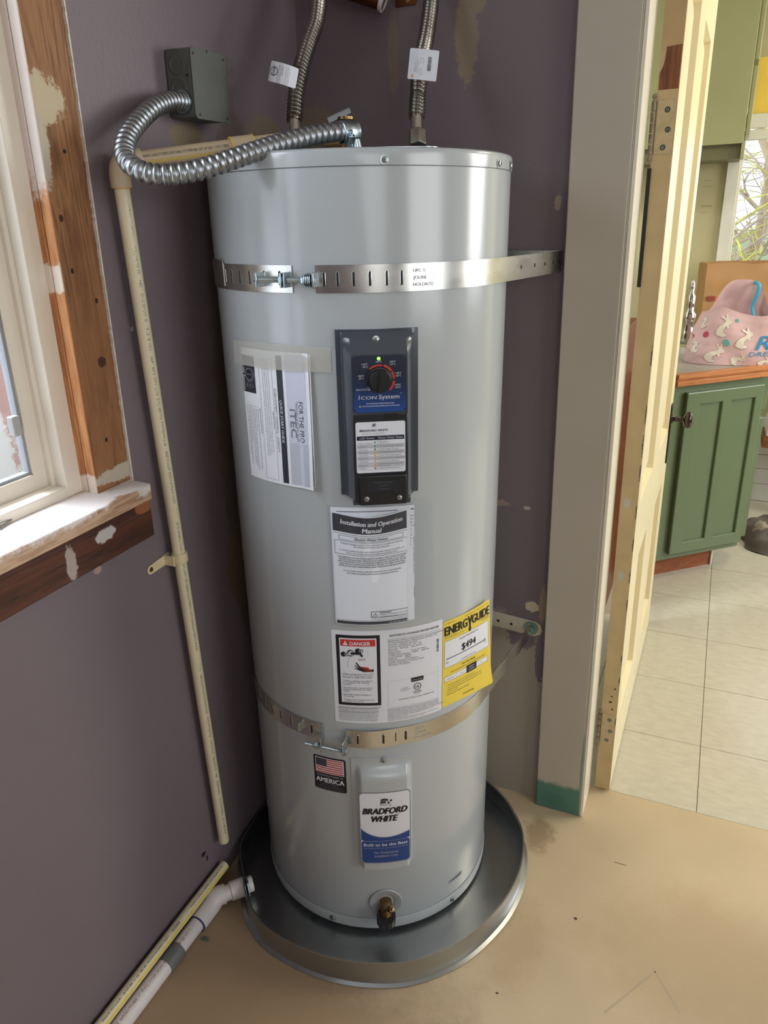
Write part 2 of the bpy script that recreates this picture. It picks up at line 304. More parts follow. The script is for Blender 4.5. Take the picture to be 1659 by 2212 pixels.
# ---------------------------------------------------------------- lettering and flat print
def _text2d(s, size, bold=0., spacing=1., res=2, mono=False):
    c = bpy.data.curves.new('t', 'FONT'); c.body = s; c.size = size; c.resolution_u = res; c.offset = bold*size; c.space_character = spacing; c.fill_mode = 'FRONT'
    o = bpy.data.objects.new('t', c); COL.objects.link(o); dg = bpy.context.evaluated_depsgraph_get()
    me = bpy.data.meshes.new_from_object(o.evaluated_get(dg)); vs = [(v.co.x, v.co.y) for v in me.vertices]; fs = [tuple(p.vertices) for p in me.polygons]
    bpy.data.objects.remove(o); bpy.data.curves.remove(c); bpy.data.meshes.remove(me); return vs, fs
class Flat:
    """print in label coordinates (u right, v up), mapped onto a surface by fn(u, v, offset)"""
    def __init__(s, fn, du=.008, dv=.02): s.fn = fn; s.mb = MB(); s.du = du; s.dv = dv; s.rot = None
    def _p(s, u, v, lay):
        if s.rot: u, v = s.rot(u, v)
        return tuple(s.fn(u, v, lay*.00022))
    def rect(s, u0, v0, u1, v1, ink, lay=1, rad=0.):
        nu = max(1, math.ceil(abs(u1-u0)/s.du)); nv = max(1, math.ceil(abs(v1-v0)/s.dv)); us = [u0+(u1-u0)*i/nu for i in range(nu+1)]
        if rad: us = sorted(set(us+[u0+rad*(1-math.cos(PI/2*k/4)) for k in range(5)]+[u1-rad*(1-math.cos(PI/2*k/4)) for k in range(5)]))
        vs = []
        for u in us:
            e = 0.
            if rad:
                d = min(u-u0, u1-u)
                if d < rad: e = rad-math.sqrt(max(0, rad*rad-(rad-d)**2))
            for j in range(nv+1): vs.append(s._p(u, v0+e+(v1-v0-2*e)*j/nv, lay))
        w = nv+1; s.mb.mat(INK[ink]); s.mb.add(vs, [(i*w+j, (i+1)*w+j, (i+1)*w+j+1, i*w+j+1) for i in range(len(us)-1) for j in range(nv)]); return s
    def frame(s, u0, v0, u1, v1, t, ink, lay=2):
        s.rect(u0, v0, u1, v0+t, ink, lay); s.rect(u0, v1-t, u1, v1, ink, lay); s.rect(u0, v0+t, u0+t, v1-t, ink, lay); return s.rect(u1-t, v0+t, u1, v1-t, ink, lay)
    def poly(s, pts, ink, lay=2): s.mb.mat(INK[ink]); s.mb.add([s._p(u, v, lay) for u, v in pts], [tuple(range(len(pts)))]); return s
    def disc(s, u, v, r, ink, lay=2, n=20): return s.poly([(u+r*math.cos(2*PI*k/n), v+r*math.sin(2*PI*k/n)) for k in range(n)], ink, lay)
    def arc(s, u, v, r0, r1, a0, a1, ink, lay=2, n=20):
        a = [R_(a0+(a1-a0)*k/n) for k in range(n+1)]; vs = [s._p(u+r*math.cos(t), v+r*math.sin(t), lay) for t in a for r in (r0, r1)]
        s.mb.mat(INK[ink]); s.mb.add(vs, [(2*k, 2*k+1, 2*k+3, 2*k+2) for k in range(n)]); return s
    def text(s, t, u, v, size, ink='black', al='c', bold=0., w=None, shear=0., lay=3, res=2, sx=1., spacing=1.):
        vs, fs = _text2d(t, size, 0., spacing, res)
        if not vs: return s
        x0 = min(p[0] for p in vs); x1 = max(p[0] for p in vs)
        if w: sx = w/(x1-x0)
        W = (x1-x0)*sx; off = {'l': 0, 'c': -W/2, 'r': -W}[al]
        s.mb.mat(INK[ink]); 
        d = bold*size*.85
        for dx, dy in ([(0, 0)] if not bold else [(-d, 0), (0, 0), (d, 0)]+([(0, d*.5), (0, -d*.5)] if size > .009 else [])): s.mb.add([s._p(u+off+(x-x0)*sx+shear*y+dx, v+y+dy, lay) for x, y in vs], fs)
        return s
    def para(s, lines, u, v, size, lead, ink='black', al='l', **k):
        for i, t in enumerate(lines):
            if t: s.text(t, u, v-i*lead, size, ink, al, **k)
        return s
    def bars(s, u0, v0, u1, v1, ink='black', vertical=True, seed=1, lay=3):
        rg = random.Random(seed); L = (u1-u0) if vertical else (v1-v0); p = 0
        while p < L:
            w = L*rg.choice((.012, .02, .03, .04)); 
            if p+w > L: break
            if vertical: s.rect(u0+p, v0, u0+p+w, v1, ink, lay)
            else: s.rect(u0, v0+p, u1, v0+p+w, ink, lay)
            p += w+L*rg.choice((.012, .02, .03))
        return s
    def build(s, name, parent=None, mw=None, kind=None): return s.mb.build(name, None, parent, smooth=60, mw=mw, kind=kind or ('stuff' if name in ('printed_text', 'stamped_text') else None))

# ================================================================ THE SETTING
LWM = Matrix(((.99939, 0, .03498, -.06), (0, 1, 0, 0), (-.03498, 0, .99939, 0), (0, 0, 0, 1)))   # the left wall leans out of plumb, as the old house does
def lw(n, y, h): return LWM @ Vector((n, y, h))
# floors
f = MB(); f.box((-.35, -3.2, -.05), (3.3, .018, 0)); f.box((.672, .018, -.05), (1.62, .112, 0)); struct(f.build('floor', M_subfloor), 'bare tan subfloor board with dark stains and dust')
MK = mat('faint_pencil_mark', (180, 162, 134), .6)
def floor_line(a, b, w):
    a, b = Vector(a), Vector(b); t = (b-a).normalized(); nn = Vector((-t.y, t.x))*w; MB().prism([tuple(a-nn), tuple(b-nn), tuple(b+nn), tuple(a+nn)], 0, .0002).build('chalk_mark', MK, bpy.data.objects['floor'])
floor_line((.8755, -.3593), (.7955, -.4808), .0022); floor_line((.8755, -.3593), (.9265, -.4287), .0020)
# kitchen floor: twelve-inch tiles
M_grout = mat('tile_seam', (128, 120, 100), .7)
M_tile = mat('mottled_beige_vinyl', (196, 190, 172), .17, var=.07, nscale=26, rvar=.05, stretch=(1, 2.2, 1))
patches(M_tile, [])
g = MB(); g.box((-.9, .112, -.05), (3.3, 2.6, -.002)); kf = struct(g.build('floor_kitchen', M_grout), 'kitchen floor of mottled beige vinyl tiles')
tile_mesh = None
xs = [.9324+.3048*i for i in range(-5, 8)]; ys = [.9677+.2961*j for j in range(-3, 6)]
for xx in xs:
    for yy in ys:
        x1, y1 = min(xx+.3048, 3.3), min(yy+.2961, 2.6)
        y0t = max(yy, .112)
        if y1 <= y0t: continue
        t = MB(); gp = .0009; dz = random.uniform(-.0002, .0002)
        t.box((xx+gp, y0t+gp*(yy > .12), -.002), (x1-gp, y1-gp, .0006+dz)); t.build('floor_tile', M_tile, kf, smooth=0)
# walls
wb = MB(); wb.box((-.4, .018, 0), (.668, .108, 2.55)); wb.box((1.60, .018, 0), (3.3, .108, 2.55)); wb.box((.668, .018, 2.08), (1.60, .108, 2.55)); struct(wb.build('wall_back', M_purple), 'dusty purple wall with paint scraped to beige patches')
# left wall with a window opening  (local coordinates n, y, h)
OY0, OY1, OZ0, OZ1 = -1.62, -.594, .985, 2.12
wl = MB(LWM)
wl.box((-.12, -3.2, -.02), (0, OY0, 2.6)); wl.box((-.12, OY1, -.02), (0, .03, 2.6)); wl.box((-.12, OY0, -.02), (0, OY1, OZ0)); wl.box((-.12, OY0, OZ1), (0, OY1, 2.6))
WL = struct(wl.build('wall_left', M_purple_left), 'dusty purple wall with the window')
# ragged plaster edge beside the raw board
pe = MB(LWM); rg = random.Random(4); zz = 1.0; prev = None
while zz < 2.12:
    w = rg.uniform(.0012, .0028)+(.004 if rg.random() < .05 else 0); h = rg.uniform(.004, .012)
    pe.box((-.004, OY1-w, zz), (.0008, OY1+.0002, zz+h)); zz += h
pe.build('plaster_edge', M_plaster_edge, WL)
def room_box(name, a, b, m, label=None): return struct(MB().box(a, b).build(name, m), label)
room_box('wall_front', (-.4, -3.3, 0), (3.4, -3.2, 2.55), M_plainwall)
w2 = MB(); w2.box((3.3, -3.3, 0), (3.4, -2.1, 2.55)); w2.box((3.3, -.5, 0), (3.4, .4, 2.55)); w2.box((3.3, -2.1, 0), (3.4, -.5, .8)); w2.box((3.3, -2.1, 2.3), (3.4, -.5, 2.55))
w2.box((3.3, .4, 0), (3.4, .55, 2.55)); w2.box((3.3, 2.1, 0), (3.4, 2.7, 2.55)); w2.box((3.3, .55, 0), (3.4, 2.1, .85)); w2.box((3.3, .55, 2.3), (3.4, 2.1, 2.55)); struct(w2.build('wall_right', M_plainwall))
room_box('ceiling', (-.4, -3.3, 2.55), (3.4, 2.7, 2.65), M_ceiling)
M_kwall = mat('olive_cream_kitchen_paint', (188, 180, 136), .5, var=.02)
room_box('wall_kitchen_left', (-1.0, .108, 0), (-.9, 2.6, 2.55), M_kwall)
# ---------------- window 1 (left wall): frame, sash, panes
win = struct(MB(LWM).box((-.06, -.700, .99), (-.035, -.669, 2.10)).box((-.06, OY0+.03, .99), (-.035, OY0+.06, 2.10)).box((-.06, OY0+.06, .99), (-.035, -.700, 1.028)).box((-.06, OY0+.06, 2.06), (-.035, -.700, 2.10)).build('window_1', M_vinylwhite, bevel=.0015), 'cream vinyl slider window with a raw wood surround')
def ring(n0, n1, y0, y1, z0, z1, w, m, nm, bevel=.0015):
    b = MB(LWM); b.box((n0, y0, z0), (n1, y0+w, z1)); b.box((n0, y1-w, z0), (n1, y1, z1)); b.box((n0, y0+w, z0), (n1, y1-w, z0+w)); b.box((n0, y0+w, z1-w), (n1, y1-w, z1)); return b.build(nm, m, win, bevel=bevel)
ring(-.098, -.058, OY0+.05, -.695, 1.018, 2.09, .012, M_vinylwhite, 'track')
ring(-.088, -.066, -1.14, -.703, 1.028, 2.08, .026, M_vinylwhite, 'sash')
ring(-.112, -.090, OY0+.06, -1.10, 1.028, 2.08, .03, M_vinylwhite, 'sash')
ring(-.083, -.071, -1.115, -.729, 1.054, 2.055, .0045, mat('grey_spacer_bar', (150, 152, 156), .4), 'glazing_spacer', 0)
MB(LWM).box((-.079, -1.11, 1.06), (-.075, -.735, 2.05)).build('pane', M_glass, win)
MB(LWM).box((-.103, -1.56, 1.06), (-.099, -1.13, 2.05)).build('pane', M_glass, win)
MB(LWM).box((-.072, -.752, 1.120), (-.060, -.738, 1.150)).build('latch', mat('grey_latch', (168, 168, 166), .4), win, bevel=.002)
# raw wood surround
struct(MB(LWM).box((-.118, -.669, .99), (-.004, OY1-.0002, 2.118)).build('trim_1', M_wood_stud, bevel=.001), 'raw brown fir board beside the window with nail holes and putty smears')
j = MB(LWM); j.box((-.036, -.6705, 1.0), (-.0225, -.6688, 2.1)); j.box((-.0205, -.6712, 1.0), (-.0045, -.6688, 2.1)); struct(j.build('trim_2', M_wood_jamb, bevel=.0006), 'orange fir window jamb with white paint remains')
struct(MB(LWM).box((-.118, OY0, .99), (-.004, OY0+.05, 2.118)).build('trim_3', M_wood_stud, bevel=.001))
struct(MB(LWM).box((-.118, OY0+.05, 2.10), (-.004, -.669, 2.118)).build('trim_4', M_wood_stud))
M_sillpaint = M_wood_sill
patches(M_sillpaint, [((-.02, -.80, 1.01), (.045, .22, .02), (226, 216, 212), .4, 14), ((.0, -.62, 1.01), (.03, .04, .02), (214, 206, 200), .5, 16)])
sl = MB(LWM); sl.prism([(-.10, OY0), (-.10, -.670), (-.004, -.670), (-.004, -.594), (.0005, -.594), (.0005, -.600), (.040, -.600), (.047, -.607), (.047, OY0)], .987, 1.012)
struct(sl.build('trim_5', M_wood_sill, bevel=.002), 'worn bare wood window sill with white paint dust')
ap = MB(LWM); ap.box((.0002, OY0, .908), (.020, -.583, .9868)); struct(ap.build('trim_6', M_wood_apron, bevel=.0015), 'dark stained board under the window sill')
# weathered siding of the neighbouring building seen through the glass
M_siding = mat('peeling_white_siding', (238, 238, 240), .8, var=.05, nscale=6)
patches(M_siding, [((-1.3, -.35+.17*i+.05*math.sin(i*7), 1.0-.2*math.cos(i*3)), (.3, .04, .5), (208, 170, 168), .75, 7) for i in range(4)]
        + [((-1.3, -.45+.13*i, .9+.25*math.sin(i*4)), (.3, .012, .35), (166, 164, 168), .8, 9) for i in range(5)])
sd = thing('neighbour_siding', 'peeling white and pink board wall outside the left window', 'wall')
for i in range(12):
    y0 = -1.9+.28*i; MB().box((-1.36, y0+.004, -.3), (-1.30+random.uniform(-.004, .004), y0+.276, 2.2)).build('siding_board', M_siding, sd, bevel=.003)
room_box('ground_outside', (-1.36, -5, -.4), (-.25, 5, -.3), mat('outside_ground', (150, 148, 140), .9))

# ---------------- doorway trim, jamb
struct(MB().box((.5577, -.009, .001), (.664, .0178, 2.16)).build('trim_7', M_greige, bevel=.0022), 'wide greige door casing with green paint at its foot')
struct(MB().box((.664, -.0065, .001), (.6665, .0178, 2.1)).box((.6672, -.0085, .001), (.674, .1076, 2.1)).build('trim_8', M_cream_jamb, bevel=.0008), 'cream door jamb beside the casing')
struct(MB().box((1.594, -.009, .001), (1.70, .0178, 2.16)).build('trim_9', M_greige, bevel=.002))
struct(MB().box((.5577, -.010, 2.08), (1.70, .0178, 2.19)).build('trim_10', M_greige, bevel=.002))
struct(MB().box((.60, .108, .001), (.664, .124, 2.1)).build('trim_11', mat('pale_green_trim', (206, 208, 160), .45), bevel=.002), 'pale green casing on the kitchen side')

# ---------------- the open panelled door, hinged at the jamb
DA = math.atan2(.0114, .8975)
DM = Matrix.Translation((.7232, .1062, 0)) @ Matrix.Rotation(-DA, 4, 'Z')      # local: +y along the door, -x into its thickness
door = thing('door_1', 'open cream four-panel door with chipped paint and a black knob', 'door', mw=DM); door['kind'] = 'structure'
del door['category']
DW, DH, TH = .897, 2.03, .038
pan = [(.050, .325, .78, 1.79), (.495, .770, .77, 1.79), (.075, .325, .20, .61), (.515, .770, .18, .60)]
pan = [(.050, .325, .78, 1.79), (.495, .770, .765, 1.79), (.060, .325, .20, .61), (.505, .770, .17, .59)]
d = MB()
ysp = sorted(set([0, DW]+[p[0] for p in pan]+[p[1] for p in pan])); zsp = sorted(set([.006, DH]+[p[2] for p in pan]+[p[3] for p in pan]))
def in_panel(y, z): return any(p[0] < y < p[1] and p[2] < z < p[3] for p in pan)
for a, b in zip(ysp, ysp[1:]):
    for c, e in zip(zsp, zsp[1:]):
        if not in_panel((a+b)/2, (c+e)/2): d.box((-TH+.0015, a, c), (0, b, e))
frame = d.build('door_frame', M_cream_door, door, smooth=0)
bm = bmesh.new(); bm.from_mesh(frame.data); bmesh.ops.remove_doubles(bm, verts=bm.verts, dist=1e-5)
cen = {}
for fc in bm.faces: cen.setdefault(tuple(round(q, 4) for q in fc.calc_center_median()), []).append(fc)
bmesh.ops.delete(bm, geom=[q for v in cen.values() if len(v) > 1 for q in v], context='FACES'); bm.to_mesh(frame.data); bm.free()
for (a, b, c, e) in pan:
    m_ = MB()
    for sx, x0 in ((1, 0.), (-1, -TH+.0015)):
        dp = .011; mw_ = .030
        outer = [(a, c), (b, c), (b, e), (a, e)]; inn = [(a+mw_, c+mw_), (b-mw_, c+mw_), (b-mw_, e-mw_), (a+mw_, e-mw_)]
        mid = [(a+.003, c+.003), (b-.003, c+.003), (b-.003, e-.003), (a+.003, e-.003)]
        vs = [(x0-sx*.0, *q) for q in outer]+[(x0-sx*.016, *q) for q in mid]+[(x0-sx*dp, *q) for q in inn]
        m_.add(vs, [(k, (k+1) % 4, 4+(k+1) % 4, 4+k) for k in range(4)]+[(4+k, 4+(k+1) % 4, 8+(k+1) % 4, 8+k) for k in range(4)]+[(8, 9, 10, 11)])
    m_.build('door_panel', M_cream_door, door, smooth=20)
# hinge edge skin (differently painted)
MB().box((-TH+.001, -.0012, .006), (-.0006, .0002, DH)).build('door_edge', M_edge_door, door, smooth=0)['label'] = 'tan hinge edge with chipped paint and a bare wood scar'
sc_ = MB(); ed = [(-.0015, 1.5955), (-.0015, 1.6640), (-.0270, 1.6620), (-.0280, 1.645), (-.0305, 1.632), (-.0355, 1.622), (-.0350, 1.5955)]
sc_.prism([(x, z) for x, z in ed], .0013, .0016, Matrix.Rotation(PI/2, 4, 'X')); SCR = sc_.build('bare_wood_scar', wood('scar_wood', (134, 82, 52), (92, 50, 30), .6, (6, 6, .6), 5), door, smooth=0); SCR['label'] = 'bare reddish wood where the old hinge sat'
MB().box((-TH-.004, -.004, 1.255), (-TH+.003, -.0008, 1.468)).build('hinge_gap_strip', M_black, door)  # short black bar along the hinge side of the door edge
M_hinge = mat('painted_hinge', (186, 168, 130), .45, .0, var=.12, nscale=60, bump=.3)
M_knuckle = mat('worn_hinge_knuckle', (136, 124, 104), .45, .4, var=.35, nscale=70)
for z0, z1 in ((1.491, 1.579), (.150, .238)):
    h = MB().box((-TH+.0035, -.0026, z0), (-.003, -.0013, z1)).build('hinge', M_hinge, door, bevel=.0006)
    k = MB()
    for q in range(5): k.cyl((-TH-.002, -.004, z0+(z1-z0)*(q+.04)/5), (-TH-.002, -.004, z0+(z1-z0)*(q+.94)/5), .0045, 12)
    k.lathe([(0, z0-.013), (.003, z0-.012), (.0042, z0-.008), (.0026, z0-.003), (.003, z0)], 12, Matrix.Translation((-TH-.002, -.004, 0)))
    k.lathe([(.003, z1), (.0026, z1+.003), (.0048, z1+.006), (.003, z1+.011), (0, z1+.012)], 12, Matrix.Translation((-TH-.002, -.004, 0)))
    k.build('knuckle', M_knuckle, h)
    for yy, zz in ((-.016, .82), (-.0125, .45), (-.0185, .12)):
        s_ = MB(Matrix.Translation((yy, -.0028, z0+(z1-z0)*zz)) @ Matrix.Rotation(PI/2, 4, 'X')); s_.mat(M_slot).lathe([(0, .0004), (.0048, .0003), (.0048, -.0004)], 16).mat(M_screw).lathe([(0, .0012), (.0030, .0010), (.0034, .0004)], 16)
        s_.mat(M_slot).box((-.0014, -.0004, .0011), (.0014, .0004, .0015)).box((-.0004, -.0014, .0011), (.0004, .0014, .0015)); s_.build('screw', None, h)
pb = MB()
for x_, z_ in ((-.012, .255), (-.016, .275), (-.0195, .275), (-.016, .292), (-.010, .315)): pb.lathe([(0, .0006), (.0022, .0005)], 10, Matrix.Translation((x_, -.0014, z_)) @ Matrix.Rotation(PI/2, 4, 'X'))
pb.build('filled_hole', M_slot, door)
M_knob = mat('dark_bronze_knob', (52, 42, 38), .16, .7, var=.1, coat=.5)
kp = MB().box((.0002, .812, .640), (.0045, .848, .830)).build('knob_plate', mat('black_iron_plate', (34, 36, 38), .4, .5), door, bevel=.0018)
kn = MB(Matrix.Translation((.0045, .830, .782)) @ Matrix.Rotation(PI/2, 4, 'Y')); kn.lathe([(.014, 0), (.013, .004), (.008, .008), (.007, .018), (.009, .022), (.007, .028), (.0075, .034), (.018, .037), (.0245, .042), (.0265, .048), (.025, .055), (.018, .061), (0, .063)], 32)
kn.build('knob', M_knob, door)

# ================================================================ WATER HEATER
TX, TY, RT, HT = .2291, -.2588, .254, 1.490
ax = Vector((.0140, .0117, 1)).normalized(); TM = Matrix.Translation((TX, TY, .006)) @ Vector((0, 0, 1)).rotation_difference(ax).to_matrix().to_4x4(); TMI = TM.inverted()
def tp(th, r, z): a = R_(th); return Vector((r*math.cos(a), r*math.sin(a), z-.006))
def tsurf(th0, z0, off0=.0006, bulge=None):
    def fn(u, v, o):
        e = bulge(u, v) if bulge else 0.
        return tp(th0+math.degrees(u/RT), RT+off0+o+e, z0+v)
    return fn
def frame_at(th, r, z):   # local frame: x tangent (to the viewer's right), y up, z outward
    a = R_(th); er = Vector((math.cos(a), math.sin(a), 0)); et = Vector((-math.sin(a), math.cos(a), 0)); p = er*r+Vector((0, 0, z-.006))
    return Matrix(((et.x, 0, er.x, p.x), (et.y, 0, er.y, p.y), (et.z, 1, er.z, p.z), (0, 0, 0, 1)))
wh = thing('water_heater', 'tall grey cylindrical electric water heater standing in the steel pan', 'water heater', mw=TM)
MB().lathe([(.10, .008), (.250, .008), (RT, .040), (RT, 1.4655)], 128).build('tank_jacket', M_tank, wh, smooth=40)
MB().lathe([(RT-.004, .0085), (RT+.0008, .0088), (RT+.0012, .012), (RT+.0012, .0335), (RT+.0002, .0350)], 128).build('base_ring', M_tank, wh, smooth=50)['label'] = 'grey skirt band at the foot of the tank'
MB().mat(M_tank_seam).lathe([(RT+.0003, 1.4600), (RT+.0004, 1.4612)], 128).mat(M_tank).lathe([(RT-.002, 1.4612), (RT+.0016, 1.4613), (RT+.0018, 1.463), (RT+.0018, 1.478), (RT+.0008, 1.4822), (RT-.0025, 1.484), (RT-.02, 1.4835), (0, 1.4835)], 128).build('top_lid', None, wh, smooth=50)
def screw(M, r, parent, name='screw', slot='hex', m=None):
    s_ = MB(M); s_.mat(m or M_screw).lathe([(r*1.25, 0), (r*1.25, r*.18), (r*.85, r*.22), (r*.8, r*.6), (r*.55, r*.75), (0, r*.78)], 6 if slot == 'hexhead' else 20)
    s_.mat(M_slot).box((-r*.5, -r*.09, r*.74), (r*.5, r*.09, r*.80)).box((-r*.09, -r*.5, r*.74), (r*.09, r*.5, r*.80)); return s_.build(name, None, parent)
for th in (-56.6, 5, 65, 125, -118-30, -8.5): screw(frame_at(th, RT+.0018, 1.4735), .0052, wh)
for th in (-87.4, -26.3): screw(frame_at(th, RT+.0012, .0265), .0056, wh)
# ---- control panel
def hfield(mb, tc, u0, u1, v0, v1, nu, nv, hf):
    """height field on the tank: hf(u,v) = distance outward from the tank skin, u measured in the tangent plane"""
    er = Vector((math.cos(R_(tc)), math.sin(R_(tc)), 0)); et = Vector((-er.y, er.x, 0))
    def P(u, v, h): return er*h+et*u+Vector((0, 0, v-.006))
    us = u0 if isinstance(u0, list) else [u0+(u1-u0)*i/nu for i in range(nu+1)]; vs_ = v0 if isinstance(v0, list) else [v0+(v1-v0)*j/nv for j in range(nv+1)]
    V = [tuple(P(u, v, hf(u, v))) for v in vs_ for u in us]; w = len(us); n = len(vs_)
    F = [(j*w+i, j*w+i+1, (j+1)*w+i+1, (j+1)*w+i) for j in range(n-1) for i in range(w-1)]
    base = len(V); border = [i for i in range(w)]+[j*w+w-1 for j in range(1, n)]+[(n-1)*w+i for i in range(w-2, -1, -1)]+[j*w for j in range(n-2, 0, -1)]
    for b in border:
        j, i = divmod(b, w); V.append(tuple(P(us[i], vs_[j], math.sqrt(RT*RT-us[i]**2)-.001)))
    F += [(border[k], border[(k+1) % len(border)], base+(k+1) % len(border), base+k) for k in range(len(border))]
    mb.add(V, F); return P
def sstep(a, b, x): t = min(1, max(0, (x-a)/(b-a))); return t*t*(3-2*t)
def lstep(a, b, x): return min(1, max(0, (x-a)/(b-a)))
CT = -60.1
def cp_h(u, v):
    cyl_ = math.sqrt(RT*RT-u*u)+.005
    k = (1-lstep(.0420, .0520, abs(u+.0)))*(1-lstep(1.214, 1.240, v))
    side = (1-lstep(.0530, .0550, abs(u)))*(1-lstep(1.236, 1.243, v))*.006
    return cyl_+side+(RT+.030-cyl_-side)*k
us_ = sorted(set([-.0625+.0025*i for i in range(51)]+[s*q for s in (-1, 1) for q in (.0420, .0520, .0530, .0550)])); vs_ = sorted(set([.986+.004*i for i in range(65)]+[1.214, 1.240, 1.236, 1.243, 1.2465]))
cp = MB(); hfield(cp, CT, us_, 0, vs_, 0, 0, 0, cp_h); CP = cp.build('control_panel', M_panel, wh, smooth=30); CP['label'] = 'slate grey plastic thermostat cover with a raised front'
cb = MB(); cb.box((-.046, 0, -.020), (.046, .012, .0298), frame_at(CT, RT, .978)); cb.build('panel_lip', M_panel, CP, bevel=.002)
er_ = frame_at(CT, RT+.0304, 0)
def cpf(u, v, o): return er_ @ Vector((u, v, o))
bk = MB(); hfield(bk, CT, -.0680, .0680, .9960, 1.2180, 30, 4, lambda u, v: math.sqrt(RT*RT-u*u)+.0025); bk.build('panel_backing', M_tank, wh)
# blue dial plate
fl = Flat(cpf, 1, 1); x0, x1, y0, y1 = -.0405, .0395, 1.127, 1.212
fl.rect(x0, y0, x1, y1, 'navy', 1, .006); 
for k in range(14):
    t = k/13; INK['grad%d' % k] = mat('print_dial_gradient_%d' % k, (30-5*t, 72-40*t, 140-86*t), .3, var=0)
    fl.rect(x0+(.0035 if k == 0 else .0006), y0+.0005+.0044*k, x1-(.0035 if k == 0 else .0006), y0+.0005+.0044*(k+1), 'grad%d' % k, 1.5)
cx, cy = -.0005, 1.1765
fl.arc(cx, cy, .0200, .0226, 78, 132, 'red', 3); fl.arc(cx, cy, .0200, .0236, 36, 72, 'red', 3); fl.arc(cx, cy, .0200, .0236, 2, 32, 'red', 3); fl.arc(cx, cy, .0200, .0236, -46, -6, 'red', 3)
for t, a, b in (('HOT', -.0005, .0253), ('110°F', -.0215, .0220), ('43°C', -.0205, .0182), ('100°F', -.0270, .0050), ('38°C', -.0268, .0012), ('130°F', .0200, .0245), ('54°C', .0203, .0207), ('140°F', .0285, .0075), ('60°C', .0288, .0037), ('VERY', .0275, -.0100), ('HOT', .0278, -.0137), ('VACATION', -.0255, -.0155)):
    fl.text(t, cx+a, cy+b, .0040, 'white', bold=.02)
fl.poly([(cx-.0185, cy-.0105), (cx-.0175, cy-.0105), (cx-.0125, cy-.0135), (cx-.0160, cy-.0165), (cx-.0165, cy-.0160), (cx-.0135, cy-.0135)], 'white', 3)
fl.text('I', x0+.008, y0+.0205, .0098, 'white', 'l', bold=.03, shear=.18); fl.text('CON', x0+.0112, y0+.0205, .0072, 'white', 'l', bold=.035, w=.0255-.002, shear=.18); fl.text('System', x0+.0385, y0+.0205, .0094, 'white', 'l', w=.031)
fl.text("™", x0+.0705, y0+.0265, .003, 'white', 'l')
fl.text('* RECOMMENDED TEMPERATURE SETTING', x0+.040, y0+.0130, .0025, 'white', w=.043); fl.text('CAUTION: SCALDING RISK INCREASES WITH HOTTER WATER', x0+.0415, y0+.0092, .0025, 'white', w=.057); fl.poly([(x0+.0085, y0+.009), (x0+.0115, y0+.009), (x0+.010, y0+.0118)], 'yellow', 3)
fl.build('dial_plate', CP)
kb = MB(frame_at(CT, RT+.0306, 0) @ Matrix.Translation((cx, cy, 0))); kb.lathe([(.0192, 0), (.0192, .0035), (.0185, .0045), (.0165, .0050), (.0160, .0120), (.0150, .0132), (.0, .0134)], 40)
kb.prism([(-.0030, -.0145), (.0030, -.0145), (.0006, .0148), (-.0006, .0148)], .013, .0180); kb.build('knob', M_black, CP, smooth=40)
led_m = bpy.data.materials.new('green_led'); nt, N, L, b = nodes(led_m); b.inputs['Base Color'].default_value = (.3, 1, .1, 1); b.inputs['Emission Color'].default_value = (.25, 1, .05, 1); b.inputs['Emission Strength'].default_value = 2.2
MB(frame_at(CT, RT+.0305, 0) @ Matrix.Translation((cx-.0005, 1.2075, 0))).lathe([(.0026, 0), (.0024, .0012), (.0012, .0021), (0, .0023)], 16).build('indicator_light', led_m, CP)['label'] = 'glowing green indicator light'
screw(frame_at(CT, 0, 0) @ Matrix.Translation((-.003, 1.2325, RT+.0150)), .0048, CP)
MB(frame_at(CT, RT+.0112, 0) @ Matrix.Translation((-.003, 1.2310, 0))).lathe([(.0078, 0), (.0078, .0016), (.0062, .0018)], 24).build('screw_boss', M_paneldark, CP)
# inner charcoal cover with status label
cv = MB(frame_at(CT, RT+.0290, 0)); cv.box((-.0425, .982, 0), (.0415, 1.124, .0022)); cv.build('lower_cover', M_paneldark, CP, bevel=.0015)
MB(frame_at(CT, RT+.0312, 0)).box((.0055, 1.116, 0), (.027, 1.1245, .0005)).build('cover_notch', M_black, CP)
fl = Flat(lambda u, v, o: frame_at(CT, RT+.0314, 0) @ Vector((u, v, o)), 1, 1); a0, a1, b0, b1 = -.0385, .0375, 1.032, 1.113
fl.rect(a0, b0, a1, b1, 'label', 1, .003)
fl.text('BRADFORD WHITE', a0+.0275, b1-.0150, .0048, 'navy', bold=.02, w=.043, shear=.2); fl.text('WATER HEATERS', a0+.0275, b1-.0192, .0026, 'grey', w=.034, spacing=1.5)
for k in range(3): fl.poly([(a0+.0248+.0004*k, b1-.0075+.0016*k), (a0+.0305+.0004*k, b1-.0070+.0016*k), (a0+.0305+.0004*k, b1-.0060+.0016*k), (a0+.0248+.0004*k, b1-.0065+.0016*k)], 'navy', 3)
fl.rect(a0+.0015, b1-.0285, a1-.0015, b1-.0220, 'navy', 2); fl.text('LED Status', a0+.017, b1-.0265, .0044, 'white', bold=.02, w=.022, lay=4); fl.text('Water Heater Status', a0+.053, b1-.0265, .0044, 'white', bold=.02, w=.039, lay=4)
rows = [('Amber ---> Green', 'Self-Check'), ('Solid Green', 'Thermostat Satisfied - No Fault'), ('1 Flash Green', 'Water Heating - No Fault'), ('2 Flash Amber', 'Heating Element Fault Detected'), ('3 Flash Amber', 'Power Switch Fault Detected'), ('4 Flash Amber', 'Temperature Sensor Fault Detected'), ('5 Flash Amber', 'Controller Fault Detected'), ('6 Flash Amber', 'Demand Response Event Active'), ('7 Flash Red', 'High Temperature Detected')]
